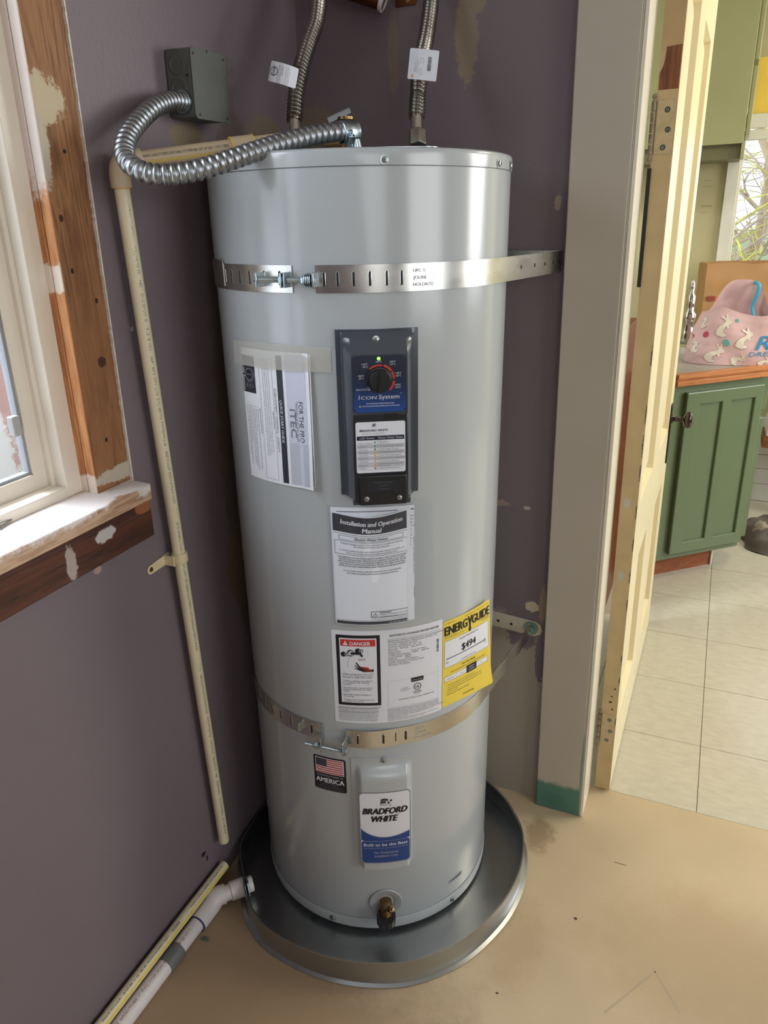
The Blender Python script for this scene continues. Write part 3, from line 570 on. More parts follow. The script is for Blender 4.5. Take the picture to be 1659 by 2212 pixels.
ry = b1-.0285; hs = [.0075, .0048, .0048, .0048, .0048, .0048, .0048, .0065, .0048]
for i, ((l_, r_), hh) in enumerate(zip(rows, hs)):
    ry2 = ry-hh
    if i % 2: fl.rect(a0+.0015, ry2, a1-.0015, ry, 'lightgrey', 2)
    fl.rect(a0+.0015, ry2, a1-.0015, ry2+.00025, 'midgrey', 3); fl.text(l_, a0+.003, ry2+.0016, .0027, 'midgrey', 'l', lay=4); fl.text(r_, a0+.036, ry2+.0016+(hh > .005)*.002, .0028, 'dark', 'l', lay=4)
    if hh > .005: fl.text('(when back up only)', a0+.036, ry2+.0010, .0019, 'dark', 'l', lay=4)
    fl.disc(a0+.0290, ry2+hh/2, .0014, ('green', 'green', 'green', 'orange', 'orange', 'orange', 'orange', 'orange', 'red')[i], 4, 12); ry = ry2
fl.rect(a0+.0335, ry, a0+.0338, b1-.0285, 'midgrey', 4); fl.build('status_label', CP)
tcv = MB(frame_at(CT, RT+.0310, 0)); tcv.box((-.0355, .979, 0), (.0395, 1.028, .0045)); tcv.build('terminal_cover', mat('matte_black_plastic', (26, 27, 30), .38, var=.02), CP, bevel=.003, segs=3)
fl = Flat(lambda u, v, o: frame_at(CT, RT+.0357, 0) @ Vector((u, v, o)), 1, 1); fl.rect(-.0225, 1.0015, .0265, 1.021, 'black', 1); fl.para(['TENDER QLUVER', '701400195', 'C/A 398(Year)'], .002, 1.0155, .0036, .0052, 'midgrey', 'c'); fl.build('cover_sticker', CP)
for x_ in (-.0245, .0275): screw(frame_at(CT, RT+.0352, 0) @ Matrix.Translation((x_, .9905, 0)), .0034, CP)

# ---- lower access cover with the brand label
AT = -61.2
def ac_h(u, v):
    cyl_ = math.sqrt(RT*RT-u*u)+.0022; lo = math.sqrt(RT*RT-.05**2)
    k = (1-sstep(.043, .054, abs(u)))*(1-sstep(.418, .446, v))
    return cyl_+(RT+.018-.10*u*u/.05-cyl_)*k
us_ = [-.061+.002*i for i in range(62)]; vs_ = [.197+.0044*i for i in range(60)]
ac = MB(); hfield(ac, AT, us_, 0, vs_, 0, 0, 0, ac_h); AC = ac.build('access_cover', M_tank, wh, smooth=40)
screw(frame_at(AT, RT+.0030, .4530), .0048, AC)
def acf(u, v, o): er = frame_at(AT, 0, 0); return er @ Vector((u, v, RT+.0184-.10*u*u/.05+o))
fl = Flat(acf, .006, .05); a0, a1, b0, b1 = -.0480, .0480, .2150, .3890
fl.rect(a0-.0016, b0-.0016, a1+.0016, b1+.0016, 'grey', .6, .0085); fl.rect(a0, b0, a1, b1, 'label', 1.4, .008)
W = a1-a0; n = 24; top = [b1-.0915-.0175*math.sin(PI*(min(1, k/n*1.06)**.8))*(1-.0*k)+.004*(k/n) for k in range(n+1)]
top = [b0+.0880-.0230*math.sin(PI*.80*(k/n)**.75)+.001*(k/n) for k in range(n+1)]
fl.rect(a0+.0006, b0+.0006, a1-.0006, b0+.058, 'blue', 2.2, .0075)
vs = []
for k in range(n+1): u = a0+.0006+(W-.0012)*k/n; vs += [fl._p(u, b0+.0578, 2.2), fl._p(u, top[k], 2.2)]
fl.mb.mat(INK['blue']); fl.mb.add(vs, [(2*k, 2*k+2, 2*k+3, 2*k+1) for k in range(n)])
vs = []
for k in range(n+1): u = a0+.0006+(W-.0012)*k/n; vs += [fl._p(u, top[k]-.0002, 3), fl._p(u, top[k]+.0011, 3)]
fl.mb.mat(INK['silver']); fl.mb.add(vs, [(2*k, 2*k+2, 2*k+3, 2*k+1) for k in range(n)])
fl.text('BRADFORD', -.001, b1-.0500, .0200, 'black', bold=.07, w=.084, shear=.22, res=4); fl.text('WHITE', -.004, b1-.0690, .0200, 'black', bold=.07, w=.050, shear=.22, res=4); fl.text("®", .026, b1-.0550, .004, 'black')
for k in range(3):
    for q in range(6):
        w_ = lambda t: .0016*math.sin(t*5)
        xq = -.0100+q*.0036; yq = b1-.0310+k*.0058
        if q > 2 and (q+k) % 2 == 0: continue
        fl.poly([(xq+.0008*k, yq+w_(q/6)), (xq+.0037+.0008*k, yq+w_((q+1)/6)), (xq+.0039+.0008*k, yq+.0048+w_((q+1)/6)), (xq+.0002+.0008*k, yq+.0048+w_(q/6))], ('silver', 'navy', 'navy')[k], 3)
for v_ in (b0+.0560, b0+.0380): fl.rect(a0+.003, v_, a1-.003, v_+.0006, 'silver', 3.4)
fl.text('Built to be the Best', 0, b0+.0435, .0105, 'white', bold=.02, w=.086, lay=3.4); fl.text("™", .0415, b0+.0455, .003, 'white', lay=3.4)
fl.text('For Professional', 0, b0+.0245, .0078, 'silver', w=.046, shear=.18, lay=3.4); fl.text('Installation Only', 0, b0+.0155, .0078, 'silver', w=.046, shear=.18, lay=3.4)
fl.build('brand_label', AC)

# ---- rating label
fl = Flat(tsurf(-80.9, .5365), .012, .2); LW_, LH_ = .2055, .1950
def Y(t): return LH_-t
fl.rect(0, 0, LW_, LH_, 'label', 0, .004)
fl.rect(.0080, Y(.1560), .0860, Y(.0090), 'black', 1); fl.rect(.0140, Y(.1500), .0800, Y(.0150), 'label', 2)
fl.rect(.0160, Y(.0310), .0780, Y(.0175), 'red', 3); fl.text('DANGER', .0510, Y(.0288), .0100, 'white', bold=.03, w=.036, lay=4); fl.poly([(.0205, Y(.0290)), (.0295, Y(.0290)), (.0250, Y(.0200))], 'white', 4); fl.rect(.0246, Y(.0270), .0254, Y(.0230), 'red', 5)
for a, b in ((.0240, .0480), (.0500, .0400)): fl.disc(a-.003, Y(b), .0052, 'black', 3); fl.disc(a+.003, Y(b), .0042, 'label', 4); fl.disc(a+.003, Y(b), .0034, 'black', 5); fl.disc(a+.0035, Y(b), .0018, 'label', 6)
fl.disc(.0340, Y(.0450), .0068, 'black', 3); fl.disc(.0352, Y(.0450), .0048, 'label', 4); fl.poly([(.034, Y(.0425)), (.052, Y(.0430)), (.0560, Y(.0500)), (.0545, Y(.0520)), (.0525, Y(.0520)), (.050, Y(.0475)), (.034, Y(.0475))], 'black', 7)
fl.text('HOT', .0540, Y(.0605), .0068, 'darkred', w=.0125); 
fl.poly([(.0500, Y(.0620)), (.0560, Y(.0620)), (.0590, Y(.0740)), (.0520, Y(.0750))], 'white', 3); fl.poly([(.0505, Y(.0720)), (.0640, Y(.0740)), (.0680, Y(.0800)), (.0540, Y(.0800))], 'red', 4)
fl.poly([(.0420, Y(.0640)), (.0445, Y(.0640)), (.0510, Y(.0740)), (.0640, Y(.0790)), (.0740, Y(.0780)), (.0740, Y(.0830)), (.0560, Y(.0835)), (.0400, Y(.0770)), (.0405, Y(.0755)), (.0465, Y(.0775)), (.0400, Y(.0700)), (.0410, Y(.0690)), (.0480, Y(.0755))], 'black', 5)
fl.text('BURNS', .0640, Y(.0812), .0042, 'red', w=.014, lay=7); fl.arc(.0560, Y(.0700), .0282, .0285, 110, 190, 'midgrey', 3)
fl.rect(.0640, Y(.0520), .0643, Y(.0400), 'midgrey', 3)
fl.para(['Water temperature over 125°F', '(51°C) can cause severe burns', 'instantly or death from scalds.', '', 'Children, disabled and elderly', 'are at highest risk of being', 'scalded.', '', 'See instruction manual before', 'setting temperature at water', 'heater.', '', 'Feel water before bathing or', 'showering.', '', 'Temperature limiting valves are', 'available, see manual.'], .0180, Y(.0900), .0044, .00365, 'midgrey', 'l')
cz = ['CAUTION: These water heaters increase the risk of scald injury.', 'Before changing temperature setting see instruction manual.', 'If a thermostatic mixing valve is not installed, hot water may', 'scald. WARNING: Do not install in the outlet of the tank or', 'remove any covers before turning off the electric power.', 'CAUTION: If this water heater has been supplied with two', 'thermostats they must be set at the same temperature. The', 'supplied heating element must match the replacement parts', 'listed in the manual and the nameplate of the heater. This', 'marking is approved for operation in a supplemental system', 'and conforms to the local code for hot water installations.']
fl.para(cz, .0075, Y(.1610), .0030, .0029, 'midgrey', 'l')
for v_ in (.1620, .1705): fl.rect(.0060, Y(v_), .0830, Y(v_)+.0004, 'midgrey', 3)
fl.text('AUTOMATIC STORAGE WATER HEATER', .1500, Y(.0140), .0062, 'dark', bold=.01, w=.094); fl.rect(.0990, Y(.0190), .2000, Y(.0186), 'midgrey', 2)
mono = ['BRADFORD WHITE CORPORATION  www.bradfordwhite.com   1', '725 TALAMORE DRIVE  MIDDLEVILLE MI 49333  USA', 'Model No:  RE350T6-1NCWW', 'Serial No: WX53252327   S/N   -F3L', 'Nom Cap:   50 US gal    Type: Electric', '              189.3 Liters', 'Voltage: 240V              1 Phase AC ONLY', 'Voltage Upper Element:   4500W     50/60 Hz', '              Lower Element:   4500W', '              Maximum            4500W', 'Voltage rating based on 60/60 Hz', 'Pressure: Test 300 psi  Working 150 psi', 'DB-ready: CTA-2045-B']
fl.para(mono, .1005, Y(.0240), .0041, .0041, 'midgrey', 'l')
fl.bars(.1930, Y(.0640), .1972, Y(.0370), 'black', False, 3)
fl.rect(.0990, Y(.1060), .1965, Y(.1058), 'grey', 2); fl.rect(.0990, Y(.1620), .0992, Y(.1060), 'grey', 2); fl.rect(.1963, Y(.1620), .1965, Y(.0960), 'grey', 2); fl.rect(.0990, Y(.1622), .1965, Y(.1620), 'grey', 2)
fl.rect(.1420, Y(.1145), .1660, Y(.1055), 'black', 3, .0018); fl.text('ASTM certified', .1540, Y(.1118), .0036, 'lightgrey', w=.020, lay=4)
fl.arc(.1540, Y(.1260), .0062, .0074, 0, 360, 'black', 3, 28); fl.text('UL', .1538, Y(.1288), .0078, 'black', bold=.02, w=.0085); fl.text('LISTED', .1540, Y(.1390), .0052, 'dark', bold=.02, w=.0155); fl.text('E 70308', .1540, Y(.1420), .0026, 'midgrey')
fl.para(['UL LISTED', 'CONFORMS TO', 'UL STD 174'], .1300, Y(.1250), .0026, .0030, 'midgrey', 'c'); fl.text('HOUSEHOLD STORAGE TANK WATER HEATER', .1530, Y(.1490), .0036, 'midgrey', w=.070)
pt = ['MANUFACTURED UNDER ONE OR MORE OF THE FOLLOWING U.S. PATENTS:', 'RE34,534; RE37,240; 5,277,171; 5,372,185; 5,485,879; 5,574,822; 5,596,952; 5,682,666', '5,761,379; 5,943,984; 5,954,492; 5,988,117; 6,142,216; 6,684,821; 7,007,748; 7,270,087', '5,341,770; 7,971,560; 7,992,526; 7,634,976; 7,621,238; 7,559,293; 7,900,589; 7,699,026', 'OTHER U.S. AND FOREIGN PATENT APPLICATIONS PENDING.  CURRENT CANADIAN', 'PATENTS: 2,112,515; 2,314,845; 2,504,824; 2,548,958; 2,092,105; 2,107,012', '2,476,685; 2,239,007; 2,143,031', 'This water heater meets or exceeds the insulation requirements of federal standards', 'This label must be kept visible and readable. Do not remove.']
fl.para(pt, .0975, Y(.1670), .0029, .0031, 'midgrey', 'l')
fl.build('rating_label', wh)['label'] = 'white rating label with a black and red danger box'
# ---- flag sticker
fl = Flat(tsurf(-92.4, .3685), .012, .2); fl.rect(0, 0, .0665, .0800, 'black', 0, .004); fl.rect(.004, .0405, .0625, .0765, 'label', 1)
fx0, fx1, fy0, fy1 = .0055, .0610, .0420, .0750; sh = (fy1-fy0)/13
for k in range(13):
    if k % 2 == 0: fl.rect(fx0, fy0+k*sh, fx1, fy0+(k+1)*sh, 'red', 2)
fl.rect(fx0, fy0+6*sh, fx0+.0225, fy1, 'navy', 3)
for r_ in range(9):
    for c_ in range(6 if r_ % 2 == 0 else 5): fl.disc(fx0+.0022+c_*.0037+(r_ % 2)*.0018, fy0+6*sh+.0014+r_*.0018, .00042, 'white', 4, 5)
fl.text('MANUFACTURED IN', .0333, .0335, .0055, 'lightgrey', w=.054); fl.text('AMERICA', .0333, .0190, .0155, 'white', bold=.035, w=.058); fl.para(['USING THE FINEST', 'MATERIALS & COMPONENTS', 'FROM AROUND THE WORLD'], .0333, .0135, .0042, .0052, 'grey', 'c'); fl.build('flag_sticker', wh)['label'] = 'black sticker with a striped flag and white lettering'
# ---- small metal number plate low on the tank
fl = Flat(tsurf(-28.6, .0760), .012, .2)
fl.rot = lambda u, v: (u, v); fl.rect(0, 0, .040, .010, 'silver', 0); fl.bars(.002, .002, .038, .008, 'midgrey', True, 5, 1); fl.build('serial_sticker', wh)
# ---- drain valve
DVM = frame_at(-61.6, RT+.0006, .0895) @ Matrix.Diagonal((1.45, 1.45, 1.45, 1))
dv = MB(DVM).lathe([(.0115, -.003), (.0125, .0002), (.0150, .0014), (.0225, .0022), (.0235, .0012), (.0235, 0)], 40).build('drain_escutcheon', mat('grey_plastic_ring', (158, 162, 164), .4), wh)
v_ = MB(DVM); v_.lathe([(.0118, -.002), (0, -.0018)], 24); v_.build('drain_opening', M_slot, wh)
v_ = MB(DVM); v_.tube([(0, 0, -.01), (0, .001, .010), (0, .001, .020)], [.0085, .0085, .0075], 16); v_.tube([(0, .006, .012), (0, -.010, .018)], [.0072, .0080], 8); v_.tube([(.001, .002, .014), (.007, .010, .022)], [.0045, .0038], 10); v_.tube([(.0066, .0095, .0212), (.009, .013, .025)], [.0030, .0020], 10)
DV = v_.build('drain_valve', M_brass, wh, smooth=30)
v_ = MB(DVM @ Matrix.Translation((-.001, -.0035, .0200)) @ Matrix.Rotation(PI/2+.15, 4, 'X')); prof = [(.0128+(.0007 if k % 2 else 0), 0) for k in range(1)]
v_.prism([((.0128+.0008*(k % 2))*math.cos(2*PI*k/32), (.0128+.0008*(k % 2))*math.sin(2*PI*k/32)) for k in range(32)], 0, .0140); v_.lathe([(.0128, .014), (.0108, .0155), (0, .0157)], 32); v_.build('valve_cap', M_black, DV, smooth=25)
# ---- fittings on top: plates, nipples, relief valve
FD = Vector((math.cos(R_(-60)), math.sin(R_(-60)), 0)); RD = Vector((math.cos(R_(30)), math.sin(R_(30)), 0))
TOPZ = 1.4842
def topf(a, b, z): p = FD*a+RD*b; return Matrix(((RD.x, -FD.x, 0, p.x), (RD.y, -FD.y, 0, p.y), (0, 0, 1, z-.006), (0, 0, 0, 1)))
def capsule(hx, hy, n=10): return [(s*(hx-hy)+hy*math.cos(a), hy*math.sin(a)) for s, rng in ((1, range(-n, n+1)), (-1, range(n, 3*n+1))) for a in [PI/2*k/n for k in rng]]
MB(topf(.150, .0, TOPZ)).prism(capsule(.080, .034), .0060, .0076).build('wiring_cover_plate', M_zinc, wh, bevel=.0004)
MB(topf(.150, .0, TOPZ)).prism(capsule(.074, .030), -.001, .0060).build('wiring_box', M_tank, wh, bevel=.0006)
MB(topf(.150, .055, TOPZ)).prism(capsule(.055, .028), .0112, .0128).build('top_plate', M_zinc, wh, bevel=.0004)
MB(topf(.150, .055, TOPZ)).prism(capsule(.050, .024), .0076, .0112).build('plate_gasket', M_black, wh)
screw(topf(.172, .0, TOPZ+.0076), .0042, wh, slot='hexhead')
for s_, nm in ((1, 'hot'), (-1, 'cold')):
    MB(topf(0, .1016*s_, TOPZ)).lathe([(.022, 0), (.022, .002), (.0135, .0045), (.0135, .018), (0, .018)], 24).build('nipple', M_zinc, wh)
rv = MB(topf(-.0, -.02, TOPZ)); rv.lathe([(.017, 0), (.017, .018), (.013, .02), (.013, .034), (.016, .036), (.016, .050), (.0135, .053), (.0125, .066), (.0145, .068), (.0145, .072), (0, .072)], 20); rv.tube([(-.005, 0, .035), (-.040, 0, .033)], .012, 14)
RV = rv.build('relief_valve', M_brass, wh, smooth=35)
lv = MB(topf(-.0, -.02, TOPZ+.074)); A_ = Matrix.Rotation(R_(-22), 4, 'Y')
lv.box((-.030, -.005, .000), (.010, -.0035, .008), A_).box((-.030, .0035, .000), (.010, .005, .008), A_).box((-.030, -.005, .0072), (.010, .005, .0085), A_).cyl((0, 0, -.004), (0, 0, .008), .003, 10)
lv.build('test_lever', mat('dark_steel', (110, 112, 112), .35, 1), RV)
# ================================================================ STRAPS
def strap_band(thA, thB, z, r, n=2.0):
    k = max(2, int(abs(thB-thA)/n)); return [tuple(tp(thA+(thB-thA)*i/k, r, z)[:2])+(z-.006,) for i in range(k+1)]
def slots(mb, ths, z, r, hh=.010, hw=.0017):
    for th in ths:
        M = frame_at(th, r, z); mb.mat(M_slot).prism([(y, x) for x, y in capsule(hh, hw, 4)][::-1], .0002, .0004, M)
        pts = capsule(hh+.0006, hw+.0006, 4); inn = capsule(hh, hw, 4); n = len(pts)
        mb.mat(M_galv).add([(y, x, .0001) for x, y in pts]+[(y, x, .0007) for x, y in inn], [(k, (k+1) % n, n+(k+1) % n, n+k) for k in range(n)], M)
def thread_rod(mb, a, b, r):
    a, b = Vector(a), Vector(b); L = (b-a).length; n = int(L/.0013)*2; P = [a.lerp(b, k/n) for k in range(n+1)]; mb.tube(P, [r*(1 if k % 2 else .86) for k in range(n+1)], 10)
RS = RT+.0008
us = thing('seismic_strap', 'upper galvanised strap around the grey tank, bolted at its front left', 'strap', mw=TM)
ZU = 1.3180
q = TMI @ Vector((.5470, .0140, ZU)); qa = math.degrees(math.atan2(q.y, q.x)); qd = math.hypot(q.x, q.y); tang = qa-math.degrees(math.acos(RS/qd))
pts = strap_band(-80, tang, ZU, RS); pts += [(pts[-1][0]+(q.x-pts[-1][0])*k/6, pts[-1][1]+(q.y-pts[-1][1])*k/6, ZU-.006) for k in range(1, 7)]
b_ = MB(); b_.mat(M_galv).ribbon(pts, -.0195, .0195, .0012); slots(b_, (-77, -72.5, -67.3, -62, -56.5, -51.5), ZU, RS+.0012)
US = b_.build('strap_band', None, us, smooth=40)
q2 = TMI @ Vector((.33, .0165, ZU)); MB().ribbon([(q.x, q.y+.0004, ZU-.006), (q2.x, q2.y, ZU-.006)], -.0195, .0195, .0012).build('strap_band', M_galv, us)
for k, t in enumerate((.36, .56, .72, .86, .97)):
    p = Vector(pts[-7]).lerp(Vector(pts[-1]), t); dr = (Vector(pts[-1])-Vector(pts[-7])).normalized(); nr = Vector((dr.y, -dr.x, 0)); M = Matrix(((dr.x, 0, nr.x, p.x+nr.x*.0013), (dr.y, 0, nr.y, p.y+nr.y*.0013), (0, 1, 0, p.z), (0, 0, 0, 1))); MB().prism([(.0028*math.cos(2*PI*a/10), .0034*math.sin(2*PI*a/10)) for a in range(10)], 0, .0003, M).build('strap_hole', M_slot, us)
b_ = MB(); b_.mat(M_galv).ribbon(strap_band(-225, -88.3, ZU, RS), -.0195, .0195, .0012); slots(b_, (-93, -99.5, -106.5, -112, -117.5, -122.5, -128, -134), ZU+.001, RS+.0012); b_.build('strap_band', None, us, smooth=40)
MB().ribbon(strap_band(-240, -124, ZU+.003, RS+.0012), -.0180, .0215, .0010).build('strap_overlap', M_galv, us, smooth=40)
fl = Flat(tsurf(-47.5, ZU-.016, .0021), .01, 1); fl.para(['UPC ®', 'JOLINE', 'HOLDRITE'], .0, .023, .0070, .0098, 'grey', 'l'); fl.build('stamped_text', us)
bo = MB()
def tabs(bo, th, z, out, kind=0):
    M = frame_at(th, RS+.001, z); bo.box((-.0010, -.0100, 0), (.0010, .0100, out), M); return M
zB = ZU-.0005
for th, w_ in ((-99.5, .010), (-90.2, .014), (-79.5, .012)):
    M = frame_at(th, RS+.001, zB); MB().box((-.0014, -.0105, -.0002), (.0014, .0105, .020), M).build('bolt_bracket', M_zinc, us, bevel=.0008)
Pa = frame_at(-101.0, RS+.0155, zB) @ Vector((0, 0, 0)); Pb = frame_at(-79.0, RS+.0155, zB) @ Vector((0, 0, 0)); bo2 = MB(); thread_rod(bo2, Pa, Pb, .0042)
bo2.build('threaded_bolt', M_zinc, us)
dr = (Pb-Pa).normalized()
def axm(p, d): return Matrix.Translation(p) @ Vector((0, 0, 1)).rotation_difference(d).to_matrix().to_4x4()
MB(axm(Pa.lerp(Pb, .44), dr)).prism([(.0085*math.cos(PI/3*k), .0085*math.sin(PI/3*k)) for k in range(6)], 0, .0070).build('nut', M_zinc, us, bevel=.0006)
MB(axm(Pa.lerp(Pb, .54), dr)).box((-.0105, -.0105, 0), (.0105, .0105, .0018)).build('square_washer', M_zinc, us, bevel=.0005)
for k in range(4): MB(axm(Pa.lerp(Pb, .86+.028*k), dr)).lathe([(.0045, 0), (.0095, 0), (.0095, .0012), (.0045, .0012)], 20).build('washer', M_zinc, us)
MB(axm(Pa.lerp(Pb, .80), dr)).prism([(.0078*math.cos(PI/3*k), .0078*math.sin(PI/3*k)) for k in range(6)], 0, .0040).build('bolt_head', M_zinc, us, bevel=.0006)
# lower strap
ls = thing('seismic_strap', 'lower galvanised strap around the grey tank, tied to the plate on the wall', 'strap', mw=TM)
ZL = .5030
q = TMI @ Vector((.5210, -.0065, .4990)); qa = math.degrees(math.atan2(q.y, q.x)); qd = math.hypot(q.x, q.y); tang = qa-math.degrees(math.acos(RS/qd))
pts = []
for i, p in enumerate(strap_band(-76, tang, ZL, RS)):
    th = math.degrees(math.atan2(p[1], p[0])); e = .005*max(0, 1-abs(th+67)/12); k_ = 1+e/RS; pts.append((p[0]*k_, p[1]*k_, p[2]))
l0 = Vector(pts[-1]); qq = Vector((q.x, q.y, q.z))
for k in range(1, 13):
    t = k/12; p = l0.lerp(qq, t); kn_ = .0022 if k in (5, 9) else 0; pts.append((p.x+kn_, p.y, p.z))
b_ = MB(); b_.mat(M_galv).ribbon(pts, -.0190, .0190, .0012); slots(b_, (-56.0, -51.5), ZL, RS+.0012); slots(b_, (-71.5, -66.3, -61), ZL, RS+.0045)
b_.build('strap_band', None, ls, smooth=25)
b_ = MB(); b_.mat(M_galv).ribbon(strap_band(-215, -86.5, ZL+.004, RS), -.0190, .0190, .0012); slots(b_, (-92, -103, -109.5, -116, -122.5, -129), ZL+.004, RS+.0012); b_.build('strap_band', None, ls, smooth=40)
bo = MB()
for th, zz, tw in ((-86.8, ZL+.002, .25), (-76.4, ZL, -.1)):
    bo = MB(); M = frame_at(th, RS+.001, zz); bo.box((-.0014, -.0190, 0), (.0014, .0190, .004), M); bo.box((-.0014, -.0240, .002), (.0014, .004, .026), M @ Matrix.Rotation(tw, 4, 'Y')); bo.build('bolt_bracket', M_zinc, ls, bevel=.0008)
bo = MB(); M = frame_at(-97.5, RS+.001, ZL+.003); bo.box((-.0013, -.0095, 0), (.0013, .0095, .010), M)
bo.build('bolt_bracket', M_zinc, ls, bevel=.0008)
Pa = frame_at(-93.0, RS+.0205, ZL-.0165) @ Vector((0, 0, 0)); Pb = frame_at(-75.3, RS+.0205, ZL-.0175) @ Vector((0, 0, 0)); bo2 = MB(); thread_rod(bo2, Pa, Pb, .0032); bo2.build('threaded_bolt', M_zinc, ls); dr = (Pb-Pa).normalized()
MB(axm(Pa.lerp(Pb, .24), dr)).prism([(.0075*math.cos(PI/3*k), .0075*math.sin(PI/3*k)) for k in range(6)], 0, .0070).build('nut', M_zinc, ls, bevel=.0006)
MB(axm(Pa.lerp(Pb, .93), dr)).prism([(.0075*math.cos(PI/3*k), .0075*math.sin(PI/3*k)) for k in range(6)], 0, .0060).build('bolt_head', M_zinc, ls, bevel=.0006)
fl = Flat(tsurf(-47.5, ZL-.016, .0021), .01, 1); fl.para(['UPC ®', 'JOLINE', 'HOLDRITE'], .0, .023, .0070, .0098, 'silver', 'l'); fl.build('stamped_text', ls)
# wall plate that holds the lower strap
wp = thing('wall_bracket', 'flat pale steel plate bolted to the wall right of the tank', 'bracket', loc=(.48, .018, .50))
pl_ = MB(); ang = Matrix.Rotation(R_(5), 4, 'Y')
pl_.prism([(x, z) for x, z in ((-.068, -.0195), (.050, -.0195), (.064, -.012), (.068, 0), (.062, .014), (.050, .0195), (-.064, .0195), (-.068, .0155))], 0, .0035, Matrix.Translation((0, -.0002, 0)) @ ang @ Matrix.Rotation(PI/2, 4, 'X'))
pl_.build('plate', mat('pale_galvanised_plate', (200, 192, 172), .5, .3, var=.03), wp, bevel=.0006)
for x_ in (-.038, -.006): MB(Matrix.Translation((x_, -.0038, -.002-x_*.08)) @ Matrix.Rotation(PI/2, 4, 'X')).lathe([(0, .0004), (.0034, .0003), (.0036, 0)], 16).build('plate_hole', M_slot, wp)
MB(Matrix.Translation((.041, -.004, -.003)) @ Matrix.Rotation(PI/2, 4, 'X')).lathe([(.004, .0022), (.0165, .002), (.0165, 0)], 28).build('washer', mat('green_zinc_washer', (120, 148, 140), .4, .8), wp)
lb = MB(Matrix.Translation((.041, -.006, -.003)) @ Matrix.Rotation(PI/2, 4, 'X')); lb.prism([(.0078*math.cos(PI/3*k), .0078*math.sin(PI/3*k)) for k in range(6)], 0, .0060); lb.cyl((0, 0, .006), (0, 0, .022), .0042, 12); lb.build('bolt', mat('green_zinc_bolt', (150, 172, 160), .35, .9), wp, bevel=.0005)

# ================================================================ PAPERS ON THE TANK
# quick start guide (sideways print), held by masking tape
def qs_b(u, v): return .0008+.0030*math.exp(-((v-.01)/.05)**2)*(u/.143)**2+.006*max(0, u/.143-.86)/.14*(1-.5*v/.22)
QF = tsurf(-116.2, .9915, .0006, qs_b)
fl = Flat(QF, .010, .025); QW, QH = .1430, .2190
fl.rect(0, 0, QW, QH, 'paper', 0)
fl.rect(.1005, .004, .1365, QH-.004, 'pale', 1)
for k in range(24): fl.rect(.1010+k*.0015, .004, .1010+k*.0015+.0005, .075, 'lightgrey', 1.6)
fl.rect(.0835, .004, .0950, QH-.006, 'dark', 1)
def turn(fl, a, b):       # print that reads downwards: text x runs down the page, its up points right
    fl.rot = lambda u, v: (a+v, b-u)
turn(fl, 0, QH)
fl.text('FOR THE PRO', .150*.0+.1090, .1210, .0120, 'midgrey', 'c', bold=.01, w=.066, lay=3); fl.text('TRAINING AND TIPS FROM', .1090, .1155, .0055, 'grey', 'c', w=.064, lay=3); fl.text('iTEC', .1120, .1060-.001, .0150, 'grey', 'c', bold=.03, w=.046, lay=3)
fl.text('QUICK START GUIDE', .1110, .0865, .0068, 'white', 'c', bold=.03, w=.070, lay=3, shear=.15)
fl.text('ICON SYSTEM™ CONTROL - ICON E™', .1110, .0760, .0062, 'midgrey', 'c', w=.104, lay=3)
fl.text('Operation Overview', .1110, .0705, .0034, 'midgrey', 'c', bold=.02, lay=3)
body = ['This ICON electronic control senses integrated sensor data to the water heater and it adjusts heat to maximize', 'the water heat cycle and minimum recovery times offering efficient water heating and self diagnostics. The control', 'also checks the performance of the heating elements based on the demand and it can adapt and learn operating habits.', 'Users may select the water heating mode that is suited for the home to best save energy and water heating recovery.']
fl.para(body, .0110, .0655, .0034, .0042, 'grey', 'l', lay=3); fl.frame(.0065, .0455, .2130, .0740, .0004, 'midgrey', 2)
fl.text('Quick Start Guide (ICON E)', .0950, .0405, .0036, 'midgrey', 'l', bold=.02, lay=3)
steps = ['1.  Fill the tank with water. Verify that the hot water at all faucets is operating.', '2.  Turn power on to the unit.', '3.  The LED will glow amber for approximately 2 seconds as the unit self-checks.', '4.  Adjust the setpoint knob to the desired setting. The green LED light will', '     show the heater is in the hot and the elements are on. See the manual for', '     the setting and temperature relationship chart.', '5.  The LED is green: the water heater is operating. After reaching the set', '     temperature, the LED will stop flashing and remain solid green.']
fl.para(steps, .0930, .0350, .0034, .0041, 'midgrey', 'l', lay=3)
fl.rect(.0120, .0010, .0720, .0350, 'dark', 1); fl.text('ICON System', .0440, .0030, .0080, 'white', 'c', bold=.02, w=.050, lay=3); fl.arc(.0420, .0200, .0085, .0105, 0, 360, 'grey', 3, 24); fl.disc(.0420, .0200, .0082, 'black', 4); fl.poly([(.0405, .0130), (.0435, .0130), (.0440, .0270), (.0400, .0270)], 'midgrey', 5)
fl.arc(.0420, .0200, .0118, .0128, -40, 150, 'grey', 3, 20)
for k, (a, b) in enumerate(((.0245, .0260), (.0250, .0140), (.0600, .0270), (.0610, .0200), (.0600, .0130), (.0420, .0330))): fl.text(('110°F', '100°F', '130°F', '140°F', 'VERY', 'HOT')[k], a, b, .0034, 'lightgrey', 'c', lay=4)
QG = tag(fl.build('quick_start_guide', None, TM), 'white printed leaflet turned sideways, taped left of the thermostat panel', 'leaflet')
MB().grid(lambda s, t: tp(-116.2+math.degrees((.1400+.006*s)/RT), RT+.0016+.005*s*(1-t*.6)+.002*(1-t), .9960+.2130*t), 3, 12).build('back_page', M_paper, QG, smooth=60)
